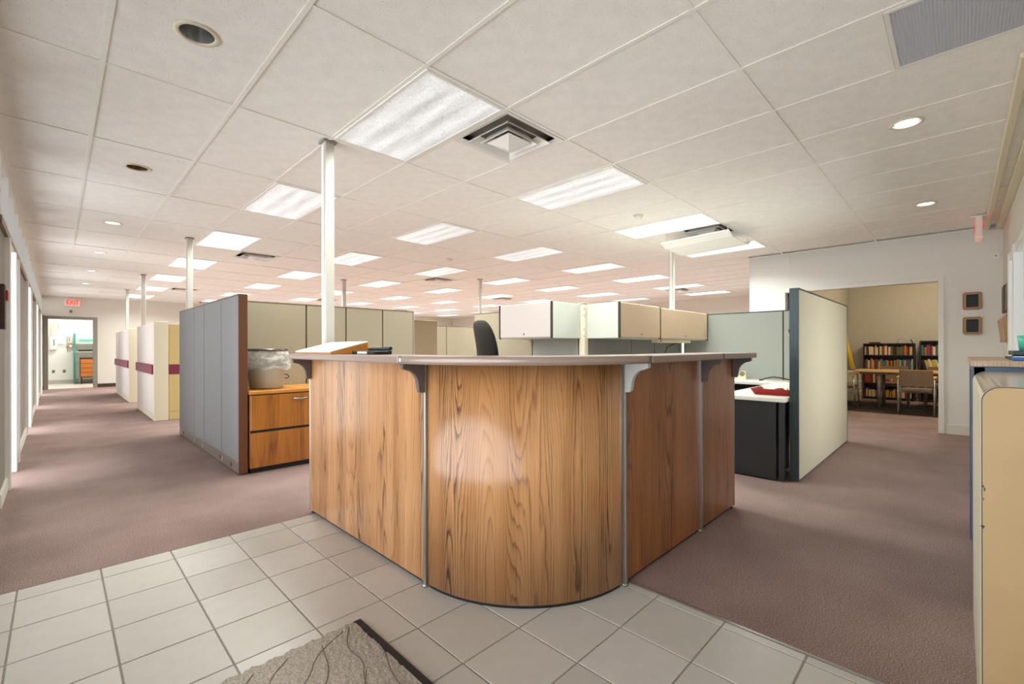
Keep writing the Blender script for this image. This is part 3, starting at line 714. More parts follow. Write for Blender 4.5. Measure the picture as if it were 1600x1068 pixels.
PAG = M['paper']; BCOUNT = {}; BORD = 'first second third fourth fifth sixth seventh eighth ninth tenth eleventh twelfth thirteenth fourteenth fifteenth sixteenth seventeenth eighteenth nineteenth twentieth'.split()
def book(color, shelf, where, y, w, x0, z, h, d, lean=0, flat=False):
    key = (color, shelf, where); BCOUNT[key] = BCOUNT.get(key, 0)+1
    lab = '%s %s book from the left on the %s shelf of the %s bookcase' % (BORD[BCOUNT[key]-1], color, shelf, where); g = 'books on the %s shelf, %s bookcase' % (shelf, where)
    t = thing('book', lab, 'book', (x0, y, z), g)
    mb = MB(); c = .002
    mb.box(0, d, 0, c, 0, h); mb.box(0, d, w-c, w, 0, h); mb.box(0, c, c, w-c, 0, h)
    OFF[t.name] = Vector()
    o = obj('cover', mb, 'bk_'+color, t); o2 = obj('pages', MB().box(c, d-.004, c, w-c, .003, h-.003), PAG, t)
    if lean: t.rotation_euler = (lean, 0, 0); t.location.z += w*math.sin(-lean)+.001
def fill(where, x0, shelf, z, y0, y1, hmin, hmax, pal, lean=False):
    y = y1-.004
    while True:
        w = random.uniform(.019, .033); h = random.uniform(hmin, hmax)
        sl = h*math.sin(.22) if lean else 0
        y -= w*1.05
        if y-sl-(.01 if lean else 0) < y0+.008: break
        book(random.choice(pal), shelf, where, y, w, x0+random.uniform(.005, .03), z, h, random.uniform(.15, .19), lean=(-.22 if lean else 0))
P1 = ['red', 'cream', 'cream', 'brown', 'green', 'white', 'brown', 'orange', 'yellow', 'black', 'red', 'black']
P2 = ['green', 'red', 'cream', 'orange', 'blue', 'teal', 'yellow', 'white', 'black', 'red', 'brown']
fill('wide', 13.27, 'top', 1.011, .722, 1.578, .17, .225, P1); fill('wide', 13.27, 'second', .691, .722, 1.578, .18, .24, P2)
fill('wide', 13.27, 'third', .371, .722, 1.578, .15, .22, ['cream', 'orange', 'brown', 'red', 'white']); fill('wide', 13.27, 'bottom', .051, .722, 1.578, .13, .2, ['cream', 'yellow', 'red', 'brown'])
fill('taller', 13.25, 'top', 1.011, -.33, .598, .17, .24, ['blue', 'cream', 'red', 'black', 'teal', 'white', 'brown', 'orange'])
fill('taller', 13.25, 'second', .691, .0, .56, .2, .25, ['yellow', 'cream', 'green', 'yellow', 'black', 'white'], lean=True)
for lab, y0, y1, z, n in (('small dark tray lying on top of the wide bookcase', 1.3, 1.5, 1.275, 1), ('stack of dark binders on top of the wide bookcase', .74, 1.0, 1.275, 3)):
    for q in range(n):
        if n == 1:
            t = thing('desk_tray', lab, 'tray', (13.3, y0, z)); box('base', 'black', t, 13.3, 13.5, y0, y1, z, z+.015, .003); box('rim', 'brownpost', t, 13.31, 13.49, y0+.01, y1-.01, z+.015, z+.03)
        else:
            lb = ('bottom', 'middle', 'top')[q]+' dark binder of the stack on the wide bookcase'
            t = thing('binder', lb, 'binder', (13.3, y0, z+.028*q), 'binders lying on the wide bookcase')
            o = .012*q; box('cover', 'black' if q != 1 else 'brownpost', t, 13.28, 13.5, y0+o, y1-o, z+.028*q, z+.028*q+.026, .003); box('pages', PAG, t, 13.276, 13.28, y0+o+.01, y1-o-.01, z+.028*q+.005, z+.028*q+.02)

# library table and chairs
t = thing('library_table', 'beech topped table in the library room', 'table', (11.5, .7, 0)); LT = t
box('tabletop', 'tablewood', t, 11.05, 11.95, -.35, 1.50, .70, .73, .006); box('apron', 'chairtaupe', t, 11.12, 11.88, -.25, 1.40, .66, .70)
for x in (11.12, 11.86):
    for y in (-.27, 1.10): obj('leg', MB().tube([(x, y, 0), (x, y, .66)], .03, 12), 'raceway', t)
def lib_chair():
    t = thing('library_chair', 'x', 'chair', (0, 0, 0), 'armchairs around the library table')
    obj('seat', MB().box(-.21, .22, -.21, .21, .40, .455, .02, 2), 'chairtaupe', t)
    mb = MB(); n = 8; A = []
    for k in range(n+1):
        y = -.22+.44*k/n; x = -.235-.04*math.cos((k/n-.5)*PI)
        A.append([mb.bm.verts.new((x+dx, y, z)) for dx, z in ((0, .50), (.02, .50), (0, .78), (-.02, .78))])
    for a, b in zip(A, A[1:]):
        for i in range(4): mb.bm.faces.new((a[i], a[(i+1) % 4], b[(i+1) % 4], b[i]))
    mb.bm.faces.new(A[0]); mb.bm.faces.new(A[-1][::-1]); bmesh.ops.recalc_face_normals(mb.bm, faces=mb.bm.faces[:])
    obj('backrest', mb, 'chairtaupe', t, smooth=False)
    for sy in (-1, 1):
        y = .235*sy
        obj('leg', MB().tube([(-.25, y, 0), (-.22, y, .64)], .014, 8), 'trim', t); obj('leg', MB().tube([(.24, y, 0), (.21, y, .64)], .014, 8), 'trim', t)
        obj('armrest', MB().box(-.24, .23, y-.025, y+.025, .64, .665, .008), 'tablewood', t)
        obj('side_rail', MB().tube([(-.235, y, .37), (.22, y, .37)], .011, 8), 'trim', t)
    obj('cross_rail', MB().tube([(0, -.235, .375), (0, .235, .375)], .011, 8), 'trim', t)
    return t
LT.location.z = .006
c0 = lib_chair(); c0.location = (10.72, .54, .006); c0['label'] = 'taupe armchair with its back to the camera in the library'
copy_tree(c0, (10.92, 1.22, 0) if False else (11.0, 1.66, .006), 'taupe armchair seen from the side at the left end of the library table', rotz=-PI/2)
copy_tree(c0, (12.3, .98, .006), 'dark armchair on the far side of the library table, left', rotz=PI)
copy_tree(c0, (12.3, .25, .006), 'dark armchair on the far side of the library table, right', rotz=PI)
for q, (z, lab) in enumerate(((0, 'bottom'), (.22, 'middle'), (.44, 'top'))):
    t = thing('storage_crate', lab+' cream storage crate stacked by the library left wall', 'crate', (12.6, 1.73, z), 'crates stacked in the library')
    box('tub', 'cream', t, 12.42, 12.82, 1.58, 1.88, z+.002, z+.2, .01); box('lid', 'paper', t, 12.41, 12.83, 1.57, 1.89, z+.2, z+.218, .004)
t = thing('rolled_chart', 'yellow cardboard tube leaning on the library left wall', 'tube', (12.55, 1.75, .66))
obj('roll', MB().tube([(12.55, 1.70, .706), (12.60, 1.84, 1.38)], .045, 14), 'yellow', t); obj('cap', MB().tube([(12.60, 1.84, 1.38), (12.602, 1.846, 1.40)], .047, 14), 'paper', t)

# ------------------------------------------------------------------ cubicle partitions
def run(name, label, axis, c0, c1, a0, a1, z1, seams, fab, cap='capbrown', post='capbrown', race='raceway', z0=.1, group=None, end=None, racez=.1):
    """axis 'x': the run goes along X from a0 to a1 with Y between c0 and c1; 'y' likewise"""
    loc = (a0, c0, 0) if axis == 'x' else (c0, a0, 0)
    t = thing(name, label, 'partition', loc, group)
    def bx(nm, m, p0, p1, q0, q1, za, zb, bev=0):
        if axis == 'x': return box(nm, m, t, p0, p1, q0, q1, za, zb, bev)
        return box(nm, m, t, q0, q1, p0, p1, za, zb, bev)
    bx('core_frame', 'seam', a0, a1, c0+.012, c1-.012, .012, z1-.012)
    ed = [a0]+list(seams)+[a1]
    for k, (p, q) in enumerate(zip(ed, ed[1:])):
        f = fab[k % len(fab)] if isinstance(fab, (list, tuple)) else fab
        bx('fabric_panel', f, p+.008, q-.008, c0, c1, racez+.004, z1-.014, .003)
    bx('top_cap', cap, a0-.002, a1+.002, c0-.003, c1+.003, z1-.013, z1, .002)
    if racez > .02: bx('base_raceway', race, a0, a1, c0+.002, c1-.002, .012, racez, .002)
    for p in (a0+.05, a1-.07): bx('foot', 'black', p, p+.02, c0+.02, c1-.02, 0, .012)
    if end:
        for side, m in end:
            p, q = (a0-.012, a0-.001) if side == 0 else (a1+.001, a1+.012)
            bx('end_post', m, p, q, c0-.001, c1+.001, .012, z1-.001, .002)
    return t
r = run('cubicle_partition', 'grey fabric partition with brown end post facing the left corridor', 'y', 1.20, 1.275, 4.80, 7.68, 1.705, (5.42, 6.2, 6.72), 'fabgrey', end=((0, 'brownpost'),), racez=.115)
for y in (5.05, 5.38, 5.46, 6.25, 6.7, 7.4): box('outlet_knockout', 'bracketpale' if y in (5.38, 6.25, 6.7) else 'brownpost', r, 1.197, 1.2015, y, y+.035, .045, .08)
run('cubicle_partition', 'beige fabric partition behind the wood file cabinet', 'x', 5.40, 5.46, 1.285, 3.50, 1.705, (2.05, 2.53, 3.03), 'fabbeige', end=((1, 'bracketpale'),))
run('cubicle_partition', 'short shaded beige partition beside the yellow box', 'x', 7.05, 7.11, 4.55, 5.10, 1.70, (), mat('fabric_beige_shaded', c8(150, 134, 108), .95, noise=.05, nscale=300))  # beige fabric with the shade on it put into the colour
run('cubicle_partition', 'distant beige partition right of the yellow box', 'x', 8.42, 8.48, 5.6, 7.4, 1.70, (6.35,), 'fabbeige')
t = thing('storage_box', 'yellow box standing on the distant beige partition run', 'box', (5.95, 8.45, 1.70)); box('body', 'yellow', t, 5.72, 6.05, 8.39, 8.52, 1.702, 1.79, .004); box('lid', 'yellow', t, 5.71, 6.06, 8.38, 8.53, 1.79, 1.80, .002)
run('cubicle_partition', 'pale partition carrying the leftmost overhead bin', 'y', 4.37, 4.43, 3.22, 5.12, 1.70, (3.96,), 'fabblue' if False else ['fabblue', 'fabbeige'])
run('cubicle_partition', 'grey partition carrying the two right overhead bins', 'x', 3.14, 3.20, 4.46, 7.0, 1.70, (5.45, 6.1, 6.9), 'fabgrey')
run('cubicle_partition', 'pale blue grey partition behind the white worktops', 'y', 7.02, 7.08, 1.10, 3.12, 1.70, (1.72,), 'fabblue', cap='greenpost', post='greenpost')
t = thing('corner_post', 'pale corner post between two overhead bins', 'post', (4.40, 3.17, 0))
box('shaft', 'cream', t, 4.36, 4.45, 3.13, 3.21, .012, 1.71, .012); box('cap', 'tanpanel', t, 4.355, 4.455, 3.125, 3.215, 1.71, 1.722, .003)
for z in (1.34, 1.42, 1.58, 1.66):
    box('slot_clip', 'paper', t, 4.352, 4.36, 3.12, 3.145, z, z+.03)
def obin(name, label, x0, x1, y0, y1, z0, z1, front, frontm, sidem):
    t = thing('overhead_bin', label, 'cabinet', (x0, y0, z0), 'overhead storage bins'); e = .018
    # body: a shell around a cavity closed by the front door
    box('body', sidem, t, x0+(.012 if front == 'x' else 0), x1, y0+(.012 if front == 'y' else 0), y1, z0, z1, .003)
    if front == 'x':
        box('flipper_door', frontm, t, x0-.010, x0+.010, y0+.022, y1-.022, z0+.012, z1-.006, .003)
        for y in (y0-.002, y1-.02): box('edge_trim', 'seam', t, x0-.012, x0+.012, y+.004, y+.018, z0-.002, z1+.002)
        obj('lock', MB().tube([(x0-.014, (y0+y1)/2, z0+.05), (x0-.009, (y0+y1)/2, z0+.05)], .01, 10), 'brownpost', t)
    else:
        box('flipper_door', frontm, t, x0+.022, x1-.022, y0-.010, y0+.010, z0+.012, z1-.006, .003)
        for x in (x0-.002, x1-.02): box('edge_trim', 'seam', t, x+.004, x+.018, y0-.012, y0+.012, z0-.002, z1+.002)
        obj('lock', MB().tube([((x0+x1)/2, y0-.014, z0+.05), ((x0+x1)/2, y0-.009, z0+.05)], .01, 10), 'brownpost', t)
    return t
obin('b', 'leftmost overhead bin with pale pinkish door', 3.84, 4.365, 3.18, 4.02, 1.30, 1.705, 'x', 'pinkpanel', 'binside')
obin('b', 'middle overhead bin with tan door beside the corner post', 4.42, 5.40, 2.70, 3.135, 1.30, 1.705, 'y', 'tanpanel', 'binside')
obin('b', 'rightmost long overhead bin with tan door', 5.44, 7.0, 2.74, 3.135, 1.30, 1.705, 'y', 'tanpanel', 'binside')
t = thing('task_light', 'slim white task light fixed under the rightmost overhead bin', 'lamp', (5.9, 2.78, 1.25))
box('housing', 'cream', t, 5.55, 6.55, 2.80, 2.90, 1.255, 1.298, .006); box('switch', 'black', t, 5.60, 5.63, 2.795, 2.80, 1.268, 1.285)
obj('cord', MB().tube([(6.3, 2.9, 1.26), (6.31, 3.05, 1.2), (6.31, 3.12, 1.0), (6.31, 3.12, .78)], .006, 6), 'black', t)

# beige cubicles with maroon band, left corridor
def banded(label, y0, y1, seams):
    t = thing('banded_partition', label, 'partition', (1.13, y0, 0), 'pale partitions with a maroon band')
    ed = [y0]+list(seams)+[y1]
    for p, q in zip(ed, ed[1:]):
        box('lower_panel', 'fabpale', t, 1.13, 1.21, p+.004, q-.004, .10, .765, .003); box('upper_panel', 'fabpale', t, 1.13, 1.21, p+.004, q-.004, .925, 1.62, .003)
        box('band', 'maroon', t, 1.105, 1.225, p+.002, q-.002, .765, .925, .003)
    box('core', 'cream', t, 1.14, 1.20, y0, y1, .0, 1.625); box('base_raceway', 'cream', t, 1.125, 1.215, y0, y1, .01, .095, .003)
    box('end_post', 'cream', t, 1.125, 1.32, y0-.06, y0-.002, .0, 1.64, .006)
    return t
b1 = banded('nearer pale partition with maroon band in the left corridor', 9.45, 11.6, (10.1, 10.8))
box('return_upper_panel', 'fabyellow', b1, 1.33, 2.4, 9.41, 9.48, .925, 1.60, .003); box('return_lower_panel', 'fabyellow', b1, 1.33, 2.4, 9.41, 9.48, .14, .765, .003)
box('return_band', 'maroon', b1, 1.33, 2.4, 9.40, 9.49, .765, .925, .003); box('return_base', 'fabyellow', b1, 1.33, 2.4, 9.41, 9.48, 0, .13, .003)
b2 = banded('farther pale partition with maroon band in the left corridor', 13.05, 16.2, (14.6, 15.3))
box('return_upper_panel', 'fabpale', b2, 1.33, 1.9, 13.0, 13.06, .925, 1.20, .003); box('return_lower_panel', 'fabpale', b2, 1.33, 1.9, 13.0, 13.06, .1, .765, .003)
box('return_band', 'maroon', b2, 1.33, 1.9, 12.99, 13.07, .765, .925, .003); box('window_frame', 'fabyellow', b2, 1.33, 1.38, 13.0, 13.06, 1.20, 1.62)
box('dark_opening', 'charcoal', b2, 1.38, 1.9, 13.02, 13.03, 1.2, 1.6)  # charcoal sheet stands in for the darkness inside an opening

# dark framed cream screen at right
run('cubicle_partition', 'tall cream fabric screen with dark green edge beside the library doorway', 'x', 1.005, 1.075, 4.60, 7.0, 1.715, (), 'fabcream', cap='greenpost', post='greenpost', race='fabcream', racez=.015, end=((0, 'greenpost'), (1, 'black')))

# power poles
def pole(label, x, y, s=.035, z0=0.002):
    t = thing('power_pole', label, 'pole', (x, y, z0), 'slim ceiling power poles')
    box('shaft', 'poleshade', t, x-s, x+s, y-s, y+s, z0, H-.003, .006); box('ceiling_flange', 'framegrey', t, x-s-.015, x+s+.015, y-s-.015, y+s+.015, H-.012, H-.001)
    if s > .03: box('cover_strip', 'white', t, x-s-.004, x-s, y-s*.55, y+s*.55, z0+.05, H-.03)
    return t
pole('thick white power pole rising beside the reception desk', 1.456, 3.412, .036)
pole('white power pole at the far end of the grey partition', 1.33, 7.75, .034)
pole('power pole above the farther maroon banded partition, nearer one', 1.30, 12.25, .034); pole('thin power pole above the farther maroon banded partition, farthest', 1.32, 15.6, .03)
pole('thin brownish pole behind the beige partitions', 4.63, 10.0, .04); pole('thin pole left of the leftmost overhead bin', 6.8, 7.76, .034); pole('white pole behind the rightmost overhead bin', 6.92, 3.26, .034)

# ------------------------------------------------------------------ reception counter
RC = thing('reception_counter', 'oak laminate reception desk with rounded corner and raised ledge', 'reception desk', (2.0, 1.9, 0))
PZ0, PZ1 = .018, 1.113; CX, CY, RR = 2.0, 1.895, .70
XF, YFR = CX-RR, CY-RR      # front planes 1.30, 1.195
YE, XE = 3.37, 3.56
def wpanel(name, x0, x1, y0, y1, m, uoff):
    mb = MB().box(x0, x1, y0, y1, PZ0, PZ1, .003)
    uv = mb.uv
    for f in mb.bm.faces:
        for l in f.loops: l[uv].uv = (l[uv].uv[0]+uoff, l[uv].uv[1]+uoff*.37)
    return obj(name, mb, m, RC)
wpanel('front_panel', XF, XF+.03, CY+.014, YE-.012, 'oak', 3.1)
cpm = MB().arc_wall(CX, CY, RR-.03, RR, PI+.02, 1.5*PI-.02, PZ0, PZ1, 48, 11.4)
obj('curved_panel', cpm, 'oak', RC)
wpanel('side_panel', CX+.014, 2.925, YFR, YFR+.03, 'oakshade', 5.7); wpanel('side_panel', 2.945, XE-.012, YFR, YFR+.03, 'oakshade', 9.2)
# metal trims and levelling feet
for (x, y) in ((XF-.004, CY), (CX, YFR-.004), (2.935, YFR-.003)):
    obj('joint_trim', MB().box(x-.012, x+.012, y-.012, y+.012, .014, PZ1, .004), 'trim', RC)
    obj('foot', MB().lathe(x+.01, y+.01, [(.001, 0), (.022, 0), (.022, .008), (.008, .012), (.008, .03), (.001, .03)], 14), 'trim', RC)
obj('end_trim', MB().box(XF-.003, XF+.035, YE-.012, YE, .014, PZ1, .003), 'trim', RC); obj('end_trim', MB().box(XE-.012, XE, YFR-.003, YFR+.035, .014, PZ1, .003), 'trim', RC)
for (x, y) in ((XF+.02, YE-.03), (XE-.03, YFR+.02), (1.55, 1.50), (1.45, 2.3), (2.3, 1.4)):
    obj('foot', MB().lathe(x, y, [(.001, 0), (.018, 0), (.018, .008), (.007, .012), (.007, .03), (.001, .03)], 12), 'black', RC)
# inner frame boards (seen from behind) and low inner worktop
obj('inner_board', MB().box(XF+.03, XF+.055, CY+.02, YE-.02, .05, PZ1-.01), 'ledge', RC); obj('inner_board', MB().box(CX+.02, XE-.02, YFR+.03, YFR+.055, .05, PZ1-.01), 'ledge', RC)
box('gap_blocker', 'black', RC, XF+.012, XF+.026, CY+.02, YE-.02, .003, PZ0); box('gap_blocker', 'black', RC, CX+.02, XE-.02, YFR+.012, YFR+.026, .003, PZ0)  # black strips added under the panels: stop leaking light, stand in for shade
obj('gap_blocker', MB().arc_wall(CX, CY, RR-.026, RR-.008, PI+.03, 1.5*PI-.03, .001, PZ0, 40), 'black', RC)
# ledge sections
LZ0, LZ1 = 1.116, 1.153; OUT, INN = .15, .17
e = MB().box(XF-OUT, XF+INN, CY+.012, YE+.0, LZ0, LZ1, .009, 3); obj('ledge_top', e, 'ledgeedge', RC)
e = MB().arc_wall(CX, CY, RR-INN, RR+OUT, PI+.004, 1.5*PI-.004, LZ0, LZ1, 48); obj('curved_ledge_top', e, 'ledgeedge', RC)
e = MB().box(CX+.012, 2.925, YFR-OUT, YFR+INN, LZ0, LZ1, .006, 2); obj('ledge_top', e, 'ledgeedge', RC)
e = MB().box(2.945, XE+.02, YFR-OUT, YFR+INN, LZ0, LZ1, .006, 2); obj('ledge_top', e, 'ledgeedge', RC)
obj('ledge_joint', MB().tube([(XF-OUT+.012, CY-.0, LZ0-.002), (XF-OUT+.012, CY-.0, LZ1+.001)], .016, 14), 'trim', RC)
for x in (CX, 2.935): obj('ledge_joint', MB().box(x-.011, x+.011, YFR-OUT+.002, YFR+INN-.002, LZ0+.001, LZ1-.001), 'bracket', RC)
# curved brackets
def bracket(cx, cy, ang, m):
    """profile in (outward, z); outward direction at angle ang"""
    D, Hh = .125, .145
    pts = [(0, LZ0-.001), (D, LZ0-.001), (D, LZ0-.022), (D-.01, LZ0-.026)]
    for k in range(9):
        a = PI/2*k/8; pts.append((.036+(D-.05)*(1-math.sin(a)), LZ0-.030-(Hh-.065)*(1-math.cos(a))))
    pts += [(.032, LZ0-Hh+.01), (.024, LZ0-Hh), (0, LZ0-Hh)]
    mb = MB().prism(pts, 'y', -.013, .013)
    bmesh.ops.transform(mb.bm, matrix=Matrix.Translation((cx, cy, 0)) @ Matrix.Rotation(ang, 4, 'Z'), verts=mb.bm.verts)
    return obj('bracket', mb, m, RC)
bracket(XF-.003, YE-.03, PI, 'bracket'); bracket(XF-.014, CY+.0, PI, 'bracket'); bracket(CX+.0, YFR-.014, -PI/2, 'bracketpale')  # the pale bracket has the light falling on it put into its colour
bracket(2.935, YFR-.013, -PI/2, 'bracket'); bracket(XE-.03, YFR-.003, -PI/2, 'bracket')
for lab, m, x in ():
    pass

# sign-in stand, stapler tray on the ledge
t = thing('sign_in_stand', 'slanted oak sign-in stand with white sheets on the desk ledge', 'stand', (1.2, 3.0, LZ1))
mb = MB(); y0, y1 = 2.74, 3.31
mb.prism([(1.185, LZ1+.002), (1.43, LZ1+.002), (1.43, LZ1+.075), (1.185, LZ1+.012)], 'y', y0, y1); obj('wedge', mb, 'honey', t)
mb = MB(); mb.prism([(1.180, LZ1+.013), (1.432, LZ1+.077), (1.432, LZ1+.083), (1.180, LZ1+.019)], 'y', y0+.005, y1-.005); obj('sheets', mb, 'paper', t)
for y in (2.86, 3.02, 3.18): obj('binding_ring', MB().tube([(1.425, y, LZ1+.075), (1.43, y, LZ1+.092), (1.44, y, LZ1+.09), (1.442, y, LZ1+.07)], .003, 6), 'trim', t)
t = thing('pen_tray', 'black pen tray with white labels beside the sign-in stand', 'tray', (1.36, 2.55, LZ1))
box('tray', 'black', t, 1.30, 1.42, 2.42, 2.70, LZ1+.001, LZ1+.022, .004); box('label', 'paper', t, 1.297, 1.3, 2.50, 2.62, LZ1+.005, LZ1+.018)
obj('grip', MB().tube([(1.42, 2.70, LZ1+.03), (1.41, 2.42, LZ1+.036)], .012, 8), 'greenpost', t)

# ------------------------------------------------------------------ office chair behind the counter
def rotz_mb(mb, cx, cy, a):
    bmesh.ops.transform(mb.bm, matrix=Matrix.Translation((cx, cy, 0)) @ Matrix.Rotation(a, 4, 'Z'), verts=mb.bm.verts); return mb
CHX, CHY, CHA = 2.30, 2.16, math.radians(-40)
t = thing('office_chair', 'high-backed black fabric office chair behind the reception desk', 'chair', (CHX, CHY, 0))
def cp(name, mb, m, smooth=False): return obj(name, rotz_mb(mb, CHX, CHY, CHA), m, t, smooth=smooth)
for k in range(5):
    a = 2*PI*k/5; c, s_ = math.cos(a), math.sin(a)
    cp('base_arm', MB().tube([(0, 0, .12), (.28*c, .28*s_, .075)], .024, 8, .016), 'black'); cp('castor', MB().tube([(.28*c-.02*s_, .28*s_+.02*c, .03), (.28*c+.02*s_, .28*s_-.02*c, .03)], .03, 12), 'black')
cp('gas_column', MB().tube([(0, 0, .1), (0, 0, .6)], .027, 12), 'charcoal'); cp('seat', MB().box(-.24, .26, -.25, .25, .60, .68, .035, 3), 'blackfab')
cp('back_stem', MB().tube([(-.2, 0, .6), (-.3, 0, .66), (-.31, 0, .9)], .02, 8), 'black')
mb = MB(); prof = [(-.20, .76), (-.215, .9), (-.205, 1.05), (-.215, 1.2), (-.245, 1.32), (-.275, 1.385)]; rows = []
for i, (x, z) in enumerate(prof):
    w = (.20, .225, .23, .22, .19, .13)[i]; th = (.05, .085, .10, .10, .09, .05)[i]; row = []
    for k in range(16):
        a = 2*PI*k/16; c, q = math.cos(a), math.sin(a)
        row.append(mb.bm.verts.new((x-.05+th*.7*math.copysign(abs(c)**.7, c)-.04*(q*q)*-1, w*math.copysign(abs(q)**.6, q), z)))
    rows.append(row)
for A, B in zip(rows, rows[1:]):
    for k in range(16): mb.bm.faces.new((A[k], A[(k+1) % 16], B[(k+1) % 16], B[k]))
mb.bm.faces.new(rows[0]); mb.bm.faces.new(rows[-1])
bmesh.ops.recalc_face_normals(mb.bm, faces=mb.bm.faces[:]); bk = cp('backrest', mb, 'blackfab', True)
sd = bk.modifiers.new('s', 'SUBSURF'); sd.levels = sd.render_levels = 2

# ------------------------------------------------------------------ lateral file with the bin on it
t = thing('file_cabinet', 'two drawer oak veneer lateral file cabinet by the grey partition', 'cabinet', (1.285, 4.76, 0))
box('body', 'walnut', t, 1.29, 2.20, 4.775, 5.36, .05, .745, .002); box('plinth', 'black', t, 1.30, 2.19, 4.80, 5.34, 0, .05); box('drawer_gap', 'black', t, 1.291, 2.199, 4.768, 4.7745, .386, .409)
box('top', 'honey', t, 1.282, 2.21, 4.745, 5.375, .752, .785, .004); box('top_shadow_gap', 'black', t, 1.30, 2.19, 4.785, 5.35, .745, .752)
for z0, z1 in ((.055, .385), (.41, .742)):
    d = box('drawer', 'walnut', t, 1.293, 2.197, 4.752, 4.774, z0, z1, .003)
    if z0 > .2: obj('handle', MB().tube([(1.67, 4.752, z1-.045), (1.675, 4.728, z1-.05), (1.74, 4.722, z1-.055), (1.805, 4.728, z1-.05), (1.81, 4.752, z1-.045)], .006, 8), 'trim', d)
BX, BY = 1.52, 5.05
t = thing('waste_bin', 'round grey bin with a clear bag standing on the file cabinet', 'bin', (BX, BY, .786))
obj('tub', MB().lathe(BX, BY, [(.001, .787), (.145, .787), (.155, .80), (.185, 1.0), (.187, 1.01), (.18, 1.01), (.15, .81), (.001, .805)], 40), 'grey', t)
mb = MB(); n = 48; rings = []
for q, (r, z) in enumerate(((.190, .985), (.196, 1.03), (.188, 1.07), (.184, 1.12), (.187, 1.165), (.175, 1.172), (.165, 1.10), (.15, .95))):
    rings.append([mb.bm.verts.new((BX+(r+.006*math.sin(k*2.7+q*1.3)*(q < 5)+ (.05*math.exp(-((k-n*.86)/4.5)**2) if q in (0, 1, 2, 3) else 0))*math.cos(2*PI*k/n), BY+(r+.006*math.sin(k*2.7+q*1.3)*(q < 5)+(.05*math.exp(-((k-n*.86)/4.5)**2) if q in (0, 1, 2, 3) else 0))*math.sin(2*PI*k/n), z+.012*math.sin(k*.9)*(q == 0))) for k in range(n)])
for A, B in zip(rings, rings[1:]):
    for k in range(n): mb.bm.faces.new((A[k], A[(k+1) % n], B[(k+1) % n], B[k]))
obj('clear_bag', mb, 'bag', t, smooth=True)
obj('lid_rim', MB().lathe(BX, BY, [(.19, 1.165), (.196, 1.17), (.196, 1.182), (.17, 1.19), (.001, 1.192), (.001, 1.176), (.17, 1.172), (.19, 1.165)], 40), mat('steel_lid', c8(110, 104, 98), .25, metal=.8), t)
obj('handle', MB().tube([(BX+.12, BY-.15, .93), (BX+.15, BY-.165, .92), (BX+.165, BY-.15, .90), (BX+.15, BY-.13, .885), (BX+.13, BY-.125, .89)], .005, 8), 'charcoal', t)

# ------------------------------------------------------------------ work area at right: desks, tray, etc.
t = thing('white_desk', 'white topped desk with black end panel beside the cream screen', 'desk', (4.5, 1.09, 0))
box('worktop', 'laminatewhite', t, 4.48, 6.36, 1.085, 1.66, .705, .742, .004); box('end_panel', 'charcoal', t, 4.50, 4.53, 1.16, 1.66, .01, .704, .003)
box('pedestal', 'charcoal', t, 4.53, 4.98, 1.17, 1.64, .03, .704, .003); box('end_strip', 'black', t, 4.505, 4.56, 1.10, 1.14, .01, .704)
box('modesty_panel', 'charcoal', t, 4.98, 6.34, 1.10, 1.12, .2, .704)
t = thing('return_desk', 'white worktop along the pale blue grey partition', 'desk', (6.38, 1.09, 0))
box('worktop', 'laminatewhite', t, 6.38, 7.01, 1.085, 3.12, .705, .742, .004); box('support', 'charcoal', t, 6.9, 6.95, 1.12, 3.1, 0, .704); box('support', 'charcoal', t, 6.42, 6.9, 3.05, 3.1, 0, .704)
t = thing('side_desk', 'white worktop under the two right overhead bins', 'desk', (4.6, 2.5, 0))
box('worktop', 'laminatewhite', t, 4.6, 6.37, 2.5, 3.125, .705, .742, .004); box('support', 'charcoal', t, 4.62, 4.66, 2.55, 3.1, 0, .704); box('support', 'charcoal', t, 6.3, 6.34, 2.55, 3.1, 0, .704)
t = thing('letter_tray', 'red plastic tray on the white desk', 'tray', (5.0, 1.25, .742))
mb = MB(); B = [(4.72, 1.12), (5.12, 1.12), (5.12, 1.40), (4.72, 1.40)]; Q = [(4.69, 1.10), (5.15, 1.10), (5.15, 1.43), (4.69, 1.43)]
lo = [mb.bm.verts.new((x, y, .744)) for x, y in B]; hi = [mb.bm.verts.new((x, y, .80)) for x, y in Q]; mb.bm.faces.new(lo[::-1])
for k in range(4): mb.bm.faces.new((lo[k], lo[(k+1) % 4], hi[(k+1) % 4], hi[k]))
hi2 = [mb.bm.verts.new((x*.97+4.92*.03, y*.95+1.26*.05, .80)) for x, y in Q]; lo2 = [mb.bm.verts.new((x*.97+4.92*.03, y*.95+1.26*.05, .752)) for x, y in B]
for k in range(4): mb.bm.faces.new((hi[k], hi[(k+1) % 4], hi2[(k+1) % 4], hi2[k])); mb.bm.faces.new((hi2[k], hi2[(k+1) % 4], lo2[(k+1) % 4], lo2[k]))
mb.bm.faces.new(lo2); obj('tub', mb, 'red', t)
mb = MB(); n = 7
V = [[mb.bm.verts.new((4.80+.30*a/n, 1.15+.22*b/n, .785+.022*math.sin(a*1.7+b)+.02*b/n+random.uniform(0, .008))) for b in range(n+1)] for a in range(n+1)]
for a in range(n):
    for b in range(n): mb.bm.faces.new((V[a][b], V[a+1][b], V[a+1][b+1], V[a][b+1]))
o = obj('crumpled_papers', mb, 'paper', None); sm = o.modifiers.new('th', 'SOLIDIFY'); sm.thickness = .006
tag(o, 'crumpled white papers lying in the red tray', 'paper')
t = thing('tape_dispenser', 'cream tape dispenser on the white worktop by the counter end', 'tape dispenser', (6.8, 2.2, .742))
